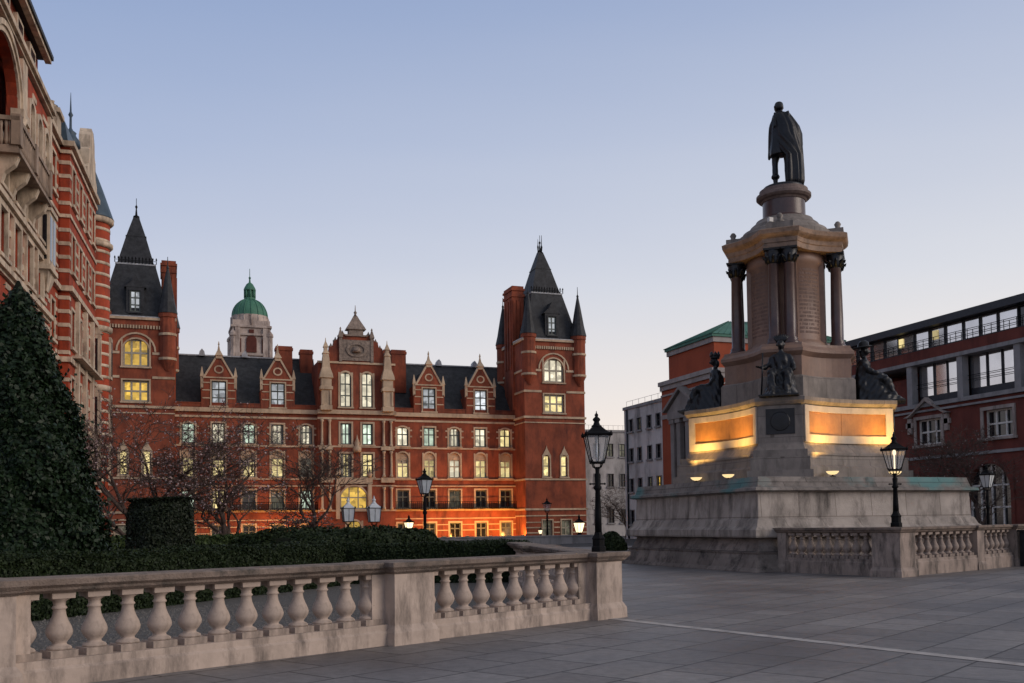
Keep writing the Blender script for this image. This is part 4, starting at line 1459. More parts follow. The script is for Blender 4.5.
# dark plaques on the arm ends
for k in range(4):
    a = PI / 4 + PI / 2 * k + MROT
    c, s = math.cos(a), math.sin(a)
    q = lambda r, h: (MX + r * c - h * s, MY + r * s + h * c)
    t = MB()
    t.loft([[(*q(3.40, -.45), z), (*q(3.445, -.45), z), (*q(3.445, .45), z), (*q(3.40, .45), z)] for z in (4.30, 5.12)])
    rw = [[(MX + 3.46 * c - (x * .3) * s, MY + 3.46 * s + (x * .3) * c, 4.71 + z * .3) for x, z in [(math.cos(j * PI / 8), math.sin(j * PI / 8)) for j in range(16)]]]
    t.loft([[(MX + r * c - (x * rr_) * s, MY + r * s + (x * rr_) * c, 4.71 + z * rr_) for x, z in [(math.cos(j * PI / 8), math.sin(j * PI / 8)) for j in range(16)]] for r, rr_ in ((3.44, .32), (3.465, .29), (3.47, .2))])
    t.build('plaque', BRONZE, mon)
# stepped die that carries the columns
t = MB()
cross(t, [(2.26, .66, .26, 5.5), (2.26, .66, .26, 6.28), (2.19, .62, .26, 6.36)])
t.build('lower_die', GRANG, mon)
t = MB()
cross(t, [(2.12, .62, .27, 6.34), (2.12, .62, .27, 7.02), (2.16, .64, .26, 7.06), (2.25, .68, .24, 7.16), (2.25, .68, .24, 7.26), (2.14, .64, .24, 7.38), (2.12, .64, .24, 7.46)])
t.build('upper_die', GRAN, mon)
t = MB()
t.lathe([(1.40, 7.44), (1.40, 7.6), (1.28, 7.7), (1.25, 7.75), (1.25, 10.3), (1.36, 10.4), (1.32, 10.8)], MX, MY, 40)
for k in range(4):                                        # flat strips behind the columns
    a = PI / 4 + PI / 2 * k + MROT
    c, s = math.cos(a), math.sin(a)
    for h in (-.30, .30):
        t.loft([[(MX + r * c - (h + e) * s, MY + r * s + (h + e) * c, z) for r, e in ((.9, -.17), (1.31, -.17), (1.31, .17), (.9, .17))] for z in (7.45, 10.5)])
sh = t.build('shaft', GRAN, mon)
# cut inscription: rows of small strokes on the hollow faces
rr = random.Random(4)
t = MB()
for side in range(4):
    a0 = PI / 2 + PI / 2 * side + MROT
    for row in range(17):
        z = 7.95 + row * .135
        a = a0 - .34
        while a < a0 + .34:
            wd = rr.uniform(.012, .03)
            if rr.random() < .84:
                t.loft([[(MX + r * math.cos(x), MY + r * math.sin(x), zz) for r, x in ((1.245, a), (1.254, a), (1.254, a + wd), (1.245, a + wd))] for zz in (z, z + .075)])
            a += wd + .014
t.build('inscription', stone('cut_letters', (.20, .13, .105), .6, 3), sh)
for k in range(4):
    a = PI / 4 + PI / 2 * k + MROT
    c, s = math.cos(a), math.sin(a)
    for h in (-.26, .26):
        x, y = MX + 1.70 * c - h * s, MY + 1.70 * s + h * c
        t = MB()
        t.lathe([(.29, 7.46), (.29, 7.52), (.27, 7.56), (.24, 7.6), (.25, 7.66), (.20, 7.72), (.198, 8.6), (.17, 10.22), (.19, 10.26)], x, y, 18)
        cc = t.build('column', GRAND, mon)
        t = MB()
        t.lathe([(.19, 10.24), (.2, 10.3), (.25, 10.42), (.22, 10.46), (.28, 10.6), (.26, 10.64), (.31, 10.7)], x, y, 12)
        t.squares([(.29, 10.69), (.30, 10.76)], x, y, rot=a)
        for j in range(8):
            b = j * PI / 4 + .2
            t.tube([(x + .2 * math.cos(b), y + .2 * math.sin(b), 10.28), (x + .25 * math.cos(b), y + .25 * math.sin(b), 10.45), (x + .34 * math.cos(b), y + .34 * math.sin(b), 10.5), (x + .31 * math.cos(b), y + .31 * math.sin(b), 10.42)], [.05, .06, .045, .02], 5)
        t.build('capital', BRONZE, cc)
t = MB()
cross(t, [(1.92, .56, .24, 10.74), (1.92, .56, .24, 10.92), (1.95, .57, .24, 10.94), (1.96, .58, .24, 11.08), (2.06, .62, .22, 11.16), (2.11, .64, .22, 11.22), (2.13, .65, .22, 11.36), (2.0, .6, .22, 11.42)])
t.build('entablature', stone('entablature_stone', (.26, .175, .125), .6, 2.2, .25, (.09, .065, .05), .7, .2, False, bscale=40), mon)
t = MB()
for k in range(4):                                        # blocks and small knobs over the arms
    a = PI / 4 + PI / 2 * k + MROT
    c, s = math.cos(a), math.sin(a)
    q = lambda r, h: (MX + r * c - h * s, MY + r * s + h * c)
    t.loft([[(*q(1.2, -.45), z), (*q(2.0, -.45), z), (*q(2.0, .45), z), (*q(1.2, .45), z)] for z in (11.4, 11.62)])
    t.lathe([(.13, 11.6), (.15, 11.7), (.08, 11.76), (.12, 11.86), (.06, 11.95), (.01, 11.97)], *q(1.8, 0), 10)
t.lathe([(1.62, 11.38), (1.62, 11.56), (1.50, 11.62), (1.46, 11.72), (1.28, 11.80), (1.18, 11.95), (1.02, 12.08), (.98, 12.16)], MX, MY, 64, 0, False)
t.build('stepped_cap', GRANG, mon)
t = MB()
t.lathe([(.80, 12.1), (.80, 12.22), (.74, 12.28), (.735, 12.86), (.78, 12.9)], MX, MY, 64, 0, False)
t.build('drum', GRAND, mon)
t = MB()
t.lathe([(.76, 12.84), (.80, 12.90), (.88, 12.93), (.95, 13.0), (.95, 13.09), (.90, 13.10), (.84, 13.15), (.84, 13.27), (.0, 13.28)], MX, MY, 64, 0, False)
t.build('drum_cap', stone('drum_cap_stone', (.17, .125, .11), .6, 3, .3, (.07, .05, .045), .6, .2), mon)
t = MB()
t.box(MX - 1.25, MX - 1.1, MY - .93, MY - .80, 11.80, 11.95)
t.build('small_light', WHITEP, mon)

# floodlights on top of the plinth
for k, (fx, fy, aim, e, lab) in enumerate([
        (17.66, 30.4, (18.9, 30.5, 4.6), 20, 'glowing bowl floodlight leftmost on the plinth under the left curved panel'),
        (17.70, 28.4, (18.9, 28.5, 4.6), 20, 'glowing bowl floodlight on the plinth between left panel and front plaque'),
        (20.15, 26.2, (20.3, 27.4, 4.6), 20, 'glowing bowl floodlight on the plinth under the middle of the right curved panel'),
        (22.6, 26.2, (22.5, 27.5, 4.6), 22, 'glowing bowl floodlight on the plinth behind the right-hand street lamp')]):
    fl = thing('floodlight', lab, 'floodlight', (fx, fy, 2.885), math.atan2(aim[1] - fy, aim[0] - fx) - PI / 2, 'floodlights on the monument plinth', local=True)
    c = MB()
    c.lathe([(.10, 0), (.10, .03), (.03, .05), (.03, .12)], 0, 0, 10)
    c.build('stand', IRON, fl)
    c = MB()
    c.lathe([(.05, .08), (.12, .10), (.17, .14), (.20, .18), (.20, .19)], 0, 0, 18)
    c.build('bowl', FLOODG, fl)
    ld = bpy.data.lights.new('floodlight_beam', 'AREA')
    ld.energy = e
    ld.color = (1, .58, .14)
    ld.shape = 'RECTANGLE'
    ld.size = 1.0
    ld.size_y = .14
    ld.spread = R(84)
    lo = bpy.data.objects.new('floodlight_beam', ld)
    COL.objects.link(lo)
    lo.parent = fl
    dv = Vector((aim[0] - fx, aim[1] - fy, 2.5 * math.hypot(aim[0] - fx, aim[1] - fy)))
    dl = Vector((0, math.hypot(dv.x, dv.y), dv.z))
    lo.location = (0, 0, .52)
    lo.rotation_euler = dl.to_track_quat('-Z', 'Y').to_euler()

# ------------------------------------------------------------------ bronze figures: one skin each, grown from joints and voxel-fused
def fuse(name, objs, mat, parent, voxel=.035, smooth=4, folds=None):
    me = bpy.data.meshes.new(name)
    bm = bmesh.new()
    dg = bpy.context.evaluated_depsgraph_get()
    for o in objs:
        ev = o.evaluated_get(dg)
        tm = bpy.data.meshes.new_from_object(ev)
        bm.from_mesh(tm)
        bpy.data.meshes.remove(tm)
    bm.to_mesh(me)
    bm.free()
    for o in objs:
        bpy.data.objects.remove(o)
    ob = bpy.data.objects.new(name, me)
    COL.objects.link(ob)
    md = ob.modifiers.new('r', 'REMESH')
    md.mode = 'VOXEL'
    md.voxel_size = voxel
    md2 = ob.modifiers.new('s', 'SMOOTH')
    md2.iterations = smooth
    md2.factor = .5
    bpy.context.view_layer.update()
    dg = bpy.context.evaluated_depsgraph_get()
    nm = bpy.data.meshes.new_from_object(ob.evaluated_get(dg))
    ob.modifiers.clear()
    ob.data = nm
    nm.materials.clear()
    nm.materials.append(mat)
    if folds:
        nm.update()
        for v in nm.vertices:
            v.co += v.normal * folds(v.co)
    nm.polygons.foreach_set('use_smooth', [True] * len(nm.polygons))
    nm.update()
    ob.parent = parent
    return ob
def skin(edges_pts):
    """edges_pts: list of chains [(point, radius), ...]; returns temp skin object"""
    me = bpy.data.meshes.new('tmp')
    vs, es, rs, key = [], [], [], {}
    for chn in edges_pts:
        last = None
        for p, r in chn:
            k = tuple(round(c, 3) for c in p)
            if k not in key:
                key[k] = len(vs)
                vs.append(p)
                rs.append(r)
            i = key[k]
            if last is not None and last != i: es.append((last, i))
            last = i
    me.from_pydata(vs, es, [])
    ob = bpy.data.objects.new('tmp', me)
    COL.objects.link(ob)
    md = ob.modifiers.new('k', 'SKIN')
    sl = me.skin_vertices[0].data
    for i, r in enumerate(rs):
        r = r if isinstance(r, tuple) else (r, r)
        sl[i].radius = r
    sl[0].use_root = True
    sb = ob.modifiers.new('b', 'SUBSURF')
    sb.levels = 1
    bpy.context.view_layer.update()
    return ob
def blob(rings):
    b = MB()
    b.loft(rings)
    return b.build('tmp', BRONZE)
def ell(cx, cy, z, rx, ry, n=20, wob=0, k=9, ph=0):
    return [(cx + rx * (1 + wob * math.sin(k * a + ph)) * math.cos(a), cy + ry * (1 + wob * math.sin(k * a + ph)) * math.sin(a), z) for a in [2 * PI * i / n for i in range(n)]]
def head_parts(hx, hy, hz, s=1., face=(1, 0)):
    """skull, jaw, nose, ears as temp objects; face = facing direction in xy"""
    fx, fy = face
    sx, sy = -fy, fx
    def P(f, l, z): return (hx + (fx * f + sx * l) * s, hy + (fy * f + sy * l) * s, hz + z * s)
    o = [skin([[(P(-.02, 0, -.14), .06 * s), (P(.0, 0, -.02), .10 * s), (P(-.02, 0, .06), .115 * s), (P(-.02, 0, .13), .08 * s)],
               [(P(.0, 0, -.02), .10 * s), (P(.06, 0, -.10), .055 * s)]])]
    o.append(skin([[(P(.10, 0, .03), .018 * s), (P(.135, 0, -.035), .028 * s), (P(.09, 0, -.05), .02 * s)]]))
    for q in (-1, 1):
        o.append(skin([[(P(-.01, .10 * q, .03), .02 * s), (P(-.015, .115 * q, .0), .022 * s), (P(.0, .10 * q, -.04), .015 * s)]]))
        o.append(skin([[(P(.085, .03 * q, .055), .02 * s), (P(.08, .06 * q, .05), .02 * s)]]))
    o.append(skin([[(P(.085, -.025, -.075), .015 * s), (P(.085, .025, -.075), .015 * s)]]))
    return o

# --- standing robed statue on the drum (local x = to the viewer's right, y = away)
sx_dir = math.atan2(-MX, MY)                              # local +y points away from the camera
st = thing('statue', 'dark bronze statue of a standing robed man on top of the monument', 'statue', (MX, MY, 13.36), sx_dir, local=True)
parts = []
# legs
parts.append(skin([[((-.02, .02, 1.62), .24), ((-.17, .10, 1.45), .19), ((-.27, .16, 1.05), .135), ((-.265, .14, .92), .115), ((-.265, .10, .62), .125), ((-.26, .08, .22), .085), ((-.25, .05, .1), .09)],
                   [((-.02, .02, 1.62), .24), ((.16, 0, 1.40), .19), ((.17, .04, .95), .13), ((.16, -.02, .6), .12), ((.15, -.04, .2), .085), ((.15, -.03, .1), .09)],
                   [((-.02, .02, 1.62), .24), ((-.02, .03, 1.9), .28), ((0, .02, 2.25), .34), ((-.01, .02, 2.52), .30), ((-.05, .04, 2.70), .16), ((-.09, .05, 2.86), .135)]]))
parts.append(skin([[((-.24, -.0, .08), .085), ((-.33, .06, .07), .085), ((-.44, .14, .05), .065), ((-.49, .17, .04), .045)]]))
parts.append(skin([[((.15, -.05, .08), .085), ((.08, .08, .07), .085), ((.0, .17, .05), .06)]]))
# boot top
parts.append(blob([ell(-.262, .09, z, r, r) for z, r in ((.42, .13), (.46, .155), (.52, .15), (.55, .12))]))
# coat skirt
parts.append(blob([ell(x, .03, z, rx, ry, 24, .04, 7) for x, z, rx, ry in ((-.08, 1.22, .36, .30), (-.07, 1.4, .37, .30), (-.03, 1.75, .36, .28), (0, 2.1, .38, .28), (0, 2.4, .36, .26))]))
# shoulders and arms
parts.append(skin([[((0, .0, 2.45), .27), ((-.22, .02, 2.47), .18), ((-.33, .06, 2.36), .14), ((-.38, .12, 2.0), .115), ((-.41, .18, 1.62), .10), ((-.44, .22, 1.38), .075), ((-.46, .25, 1.26), .07), ((-.47, .27, 1.16), .045)],
                   [((0, .0, 2.45), .27), ((.22, .0, 2.46), .19), ((.34, .02, 2.3), .16), ((.40, .12, 1.95), .13), ((.30, .30, 1.7), .1), ((.12, .36, 1.68), .07)]]))
parts += head_parts(-.10, .06, 2.99, 1.62, (-.55, .835))
# hair
parts.append(skin([[((-.08, .02, 3.08), .19), ((-.08, .0, 2.97), .185), ((-.07, .0, 2.84), .15)]]))
statue = fuse('body', parts, BRONZE, st, .028, 4)
# cloak hanging from the shoulders
t = MB()
lev = [(2.76, -.06, -.02, .17, .16), (2.64, .01, -.03, .31, .24), (2.45, .08, -.05, .36, .27), (2.2, .16, -.06, .42, .32), (1.9, .21, -.07, .45, .34), (1.5, .235, -.08, .43, .36), (1.1, .255, -.08, .42, .37), (.6, .275, -.09, .42, .38), (.2, .27, -.09, .43, .39), (.02, .24, -.08, .42, .38)]
n = 44
rings = []
for z, cx, cy, rx, ry in lev:
    ring = []
    f = .5 + .5 * (2.7 - z) / 2.7
    for i in range(n):
        st_ = PI * (.86 + .52 * min(1, max(0, (1.75 - z) / .5)))   # wraps the back and right side; open over the left leg below the hip
        a = st_ + (PI * 2.18 - st_) * i / (n - 1)
        w_ = 1 + f * (.10 * math.sin(a * 11 + z * .5) + .055 * math.sin(a * 19 + 1.3 - z * .9))
        ring.append((cx + rx * w_ * math.cos(a), cy + ry * w_ * math.sin(a), z))
    inner = []
    for i in reversed(range(n)):
        a = st_ + (PI * 2.18 - st_) * i / (n - 1)
        w_ = .84 + f * (.05 * math.sin(a * 11 + z * .5))
        inner.append((cx + rx * w_ * math.cos(a), cy + ry * w_ * math.sin(a), z))
    rings.append(ring + inner)
t.loft(rings, 0, True)
t.build('cloak', BRONZE, st)
t = MB()
t.lathe([(.70, -.10), (.70, .03), (.66, .05), (0, .051)], .0, 0, 24)
t.build('base', BRONZE, st)

# --- seated robed figures (local +x = the way they face)
def seated(name, label, k, head, armL, armR, extra=None):
    a = PI / 4 + PI / 2 * k + MROT
    c, s = math.cos(a), math.sin(a)
    rb_ = 2.28
    o = thing(name, label, 'statue', (MX + rb_ * c, MY + rb_ * s, 5.5), a, 'seated bronze figures on the monument', local=True)
    ps = []
    # throne block, lap and long skirt to the feet
    rings = []
    def rr_(z, x0, x1, hw, wob=.03):
        pts = []
        n = 26
        for i in range(n):
            b = 2 * PI * i / n
            q = 1 + wob * math.sin(b * 9 + z * 2)
            ex = abs(math.cos(b)) ** .7 * (1 if math.cos(b) > 0 else -1)
            ey = abs(math.sin(b)) ** .75 * (1 if math.sin(b) > 0 else -1)
            pts.append(((x0 + x1) / 2 + (x1 - x0) / 2 * ex * q, hw * ey * q, z))
        return pts
    for z, x0, x1, hw in ((0, .02, 1.46, .56), (.12, .02, 1.36, .54), (.35, .04, 1.14, .47), (.6, .05, .98, .42), (.78, .06, .86, .40), (.90, .08, .72, .36), (.98, .12, .56, .34)):
        rings.append(rr_(z, x0, x1, hw))
    ps.append(blob(rings))
    for q in (-1, 1):
        ps.append(skin([[((.28, .12 * q, .74), .21), ((.55, .21 * q, .84), .20), ((.94, .25 * q, .82), .18), ((1.08, .26 * q, .48), .145), ((1.24, .22 * q, .18), .11), ((1.36, .22 * q, .08), .10), ((1.52, .23 * q, .05), .06)]]))
    ps.append(skin([[((.28, 0, .70), .30), ((.26, 0, .98), .25), ((.26, 0, 1.22), .255), ((.25, 0, 1.42), .22), ((.27, 0, 1.56), .09), ((.29, 0, 1.68), .085)],
                    [((.25, 0, 1.42), .22), ((.25, .24, 1.42), .13)] + armL,
                    [((.25, 0, 1.42), .22), ((.25, -.24, 1.42), .13)] + armR]))
    for arm in (armL, armR):                              # hands: palm, four fingers and thumb
        p, q_ = Vector(arm[-1][0]), Vector(arm[-2][0])
        d = (p - q_).normalized()
        side = d.cross(Vector((0, 0, 1)))
        side = side.normalized() if side.length > .1 else Vector((0, 1, 0))
        up = side.cross(d)
        for f in range(4):
            b0 = p + side * ((f - 1.5) * .026)
            ps.append(skin([[(tuple(b0 - d * .02), .02), (tuple(b0 + d * .06), .016), (tuple(b0 + d * (.10 + .012 * (f in (1, 2))) - up * .03), .013)]]))
        ps.append(skin([[(tuple(p - d * .03 + side * .04), .02), (tuple(p + d * .03 + side * .075 - up * .02), .015)]]))
    ps += head_parts(.31, 0, 1.83, 1.28, (1, 0))
    ps.append(skin([[((.24, 0, 1.88), .135), ((.21, 0, 1.76), .11), ((.20, 0, 1.6), .09)]]))
    # mantle over the back
    ps.append(blob([rr_(z, x0, x1, hw, .05) for z, x0, x1, hw in ((.05, -.02, .45, .50), (.5, -.03, .48, .44), (.9, -.02, .46, .37), (1.25, .0, .42, .34), (1.5, .10, .38, .22))]))
    ph = k * 1.7
    def folds(co):
        return .020 * math.sin(26 * co.y + 7 * co.z + ph + 5 * math.sin(3 * co.x)) * (1 if co.z < 1.5 else .15) + .010 * math.sin(31 * co.x - 17 * co.z + ph) * (1 if co.z < 1.4 else .1)
    b = fuse('body', ps, BRONZE, o, .03, 3, folds)
    t = MB()
    t.box(-.06, 1.56, -.62, .62, 0, .05)
    t.build('base', BRONZE, o)
    if extra: extra(o)
    return o
def crown(o):
    t = MB()
    t.lathe([(.15, 1.93), (.17, 1.95), (.165, 2.02), (.14, 2.03)], .27, 0, 14)
    for i in range(7):
        a = 2 * PI * i / 7
        t.lathe([(.045, 2.0), (.05, 2.08), (.02, 2.17), (.005, 2.2)], .27 + .15 * math.cos(a), .15 * math.sin(a), 6)
    t.build('crown', BRONZE, o)
def brim(o):
    t = MB()
    t.loft([[(cx + rx * math.cos(a), ry * math.sin(a), z + dz * math.cos(a)) for a in [2 * PI * i / 20 for i in range(20)]] for cx, rx, ry, z, dz in ((.10, .44, .3, 1.93, .06), (.11, .42, .29, 1.96, .06), (.24, .2, .19, 2.0, .03), (.25, .18, .17, 2.12, .03), (.25, .09, .09, 2.2, 0))], 0, True)
    t.build('headdress', BRONZE, o)
def feather(o):
    t = MB()
    for i in range(9):
        a = -1.2 + 2.4 * i / 8
        t.tube([(.25, .1 * math.sin(a), 1.93), (.2, .2 * math.sin(a), 2.03 + .08 * math.cos(a)), (.17, .27 * math.sin(a), 2.08 + .12 * math.cos(a))], [.05, .05, .015], 6)
    t.build('headdress', BRONZE, o)
    t = MB()
    t.tube([(.75, -.62, .05), (.62, -.58, .9), (.55, -.56, 1.55)], [.03, .03, .025], 7)
    t.build('staff', BRONZE, o)
# arms are chains from the shoulder to the wrist
seated('seated_figure', 'front bronze figure seated above the dark plaque with one arm held out', 2,
       None, [((.38, .36, 1.12), .10), ((.55, .42, .98), .08), ((.72, .40, .94), .055)],
       [((.30, .0 - .42, 1.16), .10), ((.42, -.56, 1.06), .08), ((.55, -.70, 1.1), .055)][::1], feather)
seated('seated_figure', 'crowned bronze figure seated in profile above the left curved panel', 1, None,
       [((.30, .34, 1.12), .10), ((.48, .34, .95), .08), ((.66, .30, .90), .055)], [((.30, -.34, 1.12), .10), ((.48, -.34, .95), .08), ((.66, -.30, .90), .055)], crown)
seated('seated_figure', 'bronze figure in a broad headdress seated in profile above the right curved panel', 3, None,
       [((.34, .36, 1.14), .10), ((.58, .36, 1.0), .08), ((.80, .30, .93), .055)], [((.36, -.36, 1.14), .10), ((.62, -.34, 1.02), .08), ((.86, -.28, .92), .055)], brim)

# ------------------------------------------------------------------ balustrades
BAL = [(.075, 0, 0)]
def baluster_prof(z0, z1, k=1.):
    h = z1 - z0
    pr = [(.098, .11), (.105, .135), (.095, .16), (.062, .19), (.058, .215), (.085, .27), (.108, .34), (.112, .39), (.100, .46), (.078, .54), (.058, .63), (.05, .72), (.058, .735), (.066, .75), (.058, .77), (.05, .79), (.054, .85), (.085, .885), (.092, .90)]
    return [(r * k, z0 + h * q) for r, q in pr]
def baluster(mb, x, y, z0, z1, rz, k=1.):
    h = z1 - z0
    mb.squares([(.118 * k, z0 - .01), (.118 * k, z0 + .11 * h)], x, y, rot=rz)
    mb.lathe(baluster_prof(z0, z1, k), x, y, 16)
    mb.squares([(.098 * k, z0 + .90 * h), (.102 * k, z1 + .005)], x, y, rot=rz)
def pier(P, d, z1, hw, name_parent, mat, matc):
    rz = math.atan2(d.y, d.x)
    t = MB()
    t.squares([(hw + .055, 0), (hw + .05, .16), (hw + .02, .22), (hw, .25), (hw, z1 - .14)], P.x, P.y, rot=rz)
    p = t.build('pier', mat, name_parent)
    t = MB()
    t.squares([(hw + .01, z1 - .15), (hw + .05, z1 - .12), (hw + .06, z1 - .10), (hw + .10, z1 - .06), (hw + .105, z1 - .004), (hw + .07, z1 + .002)], P.x, P.y, rot=rz)
    t.build('pier_cap', matc, p)
def rail_run(o, A, B, z_base, z_top, n, mat, matr, hb=.20, k=1.):
    """plinth course, balusters and moulded rail from A to B"""
    d = (B - A).normalized()
    nv = Vector((-d.y, d.x, 0))
    L_ = (B - A).length
    def sec(prof):
        return [[tuple(A + nv * q + Vector((0, 0, z))) for q, z in prof], [tuple(B + nv * q + Vector((0, 0, z))) for q, z in prof]]
    t = MB()
    t.loft(sec([(-hb - .03, 0), (-hb - .03, z_base - .10), (-hb, z_base - .07), (-hb, z_base), (hb, z_base), (hb, z_base - .07), (hb + .03, z_base - .1), (hb + .03, 0)]))
    t.build('plinth_course', mat, o)
    t = MB()
    q = hb - .04
    t.loft(sec([(-q + .02, z_top - .155), (-q - .03, z_top - .125), (-q - .04, z_top - .10), (-q - .09, z_top - .07), (-q - .10, z_top - .015), (-q - .07, z_top), (q + .07, z_top), (q + .10, z_top - .015), (q + .09, z_top - .07), (q + .04, z_top - .10), (q + .03, z_top - .125), (q - .02, z_top - .155)]))
    t.build('handrail', matr, o)
    rz = math.atan2(d.y, d.x)
    first = None
    for i in range(n):
        p = A + d * (L_ * (i + .5) / n)
        if first is None:
            t = MB()
            baluster(t, 0, 0, z_base, z_top - .15, 0, k)
            first = t.build('baluster', mat, None)
            b = first
        else:
            b = first.copy()
            COL.objects.link(b)
        b.parent = o
        b.matrix_parent_inverse = Matrix.Identity(4)
        b.location = (p - Vector(o.location)) 
        b.rotation_euler = (0, 0, rz)
H1 = 1.05
B1 = thing('balustrade', 'pale stone balustrade with bulbous balusters and three piers in the near left foreground', 'balustrade', (3.2, 12.7, 0))
PM, PL = PR - BD * 4.08, PR - BD * 9.28
hw = .325
for P in (PR, PM, PL):
    pier(P, BD, H1, hw, B1, BALST, RAILST)
for P, s in ((PR, -1), (PM, 1), (PM, -1), (PL, 1)):       # half piers beside the main ones
    rz = math.atan2(BD.y, BD.x)
    t = MB()
    q = P + BD * (s * (hw + .08))
    t.squares([(.125, .2), (.125, H1 - .15)], q.x, q.y, rot=rz)
    t.build('half_pier', BALST, B1)
rail_run(B1, PM + BD * hw, PR - BD * hw, .26, H1, 10, BALST, RAILST, .2, 1.14)
rail_run(B1, PL + BD * hw, PM - BD * hw, .26, H1, 13, BALST, RAILST, .2, 1.14)
rail_run(B1, PL - BD * 4, PL - BD * hw, .26, H1, 10, BALST, RAILST, .2, 1.14)
B2 = thing('balustrade', 'stone balustrade running back from the corner pier beside the hedge end', 'balustrade', tuple(PR + PRET * 5))
PE = PR + PRET * 12.2
PMD = PR + PRET * 6
for P in (PMD, PE):
    pier(P, PRET, H1, hw, B2, BALST, RAILST)
rail_run(B2, PR + PRET * (hw + .04), PMD - PRET * hw, .26, H1, 15, BALST, RAILST)
rail_run(B2, PMD + PRET * hw, PE - PRET * hw, .26, H1, 15, BALST, RAILST)
B3 = thing('balustrade', 'soot-stained stone balustrade with a tall base wrapping the foot of the monument on the right', 'balustrade', (18.5, 21.4, 0))
H3 = 1.31
Q0, Q1, Q2, Q3 = Vector((17.55, 25.1, 0)), Vector((18.42, 21.5, 0)), Vector((22.75, 23.15, 0)), Vector((25.5, 24.4, 0))
Q4 = Vector((30.5, 26.5, 0))
dA, dB = (Q1 - Q0).normalized(), (Q2 - Q1).normalized()
pier(Q1, dB, H3, .40, B3, MBALST, RAILST)
pier(Q0, dA, H3, .16, B3, MBALST, RAILST)
pier(Q2, dB, H3, .22, B3, MBALST, RAILST)
pier(Q3, dB, H3, .3, B3, MBALST, RAILST)
rail_run(B3, Q0 + dA * .16, Q1 - dA * .38, .44, H3, 10, MBALST, RAILST, .2, 1.2)
rail_run(B3, Q1 + dB * .40, Q2 - dB * .22, .44, H3, 10, MBALST, RAILST, .2, 1.2)
rail_run(B3, Q2 + dB * .22, Q3 - dB * .3, .44, H3, 6, MBALST, RAILST, .2, 1.2)
rail_run(B3, Q3 + dB * .3, Q4, .44, H3, 12, MBALST, RAILST, .2, 1.2)
cabn = thing('cabinet', 'dark metal cabinet against the monument balustrade at the right picture edge', 'cabinet', (25.45, 24.0, 0), 0)
t = MB()
for pz in ((.0, 1.05),):
    t.box(25.38, 26.4, 23.55, 23.95, .0, 1.08)
    t.box(25.34, 26.44, 23.5, 24.0, 1.08, 1.14)
    t.box(25.5, 25.86, 23.53, 23.56, .1, 1.0)
    t.box(25.92, 26.28, 23.53, 23.56, .1, 1.0)
t.build('casing', DARKP, cabn)
t = MB()
t.box(25.82, 25.84, 23.5, 23.54, .5, .62)
t.build('handle', CONC, cabn)

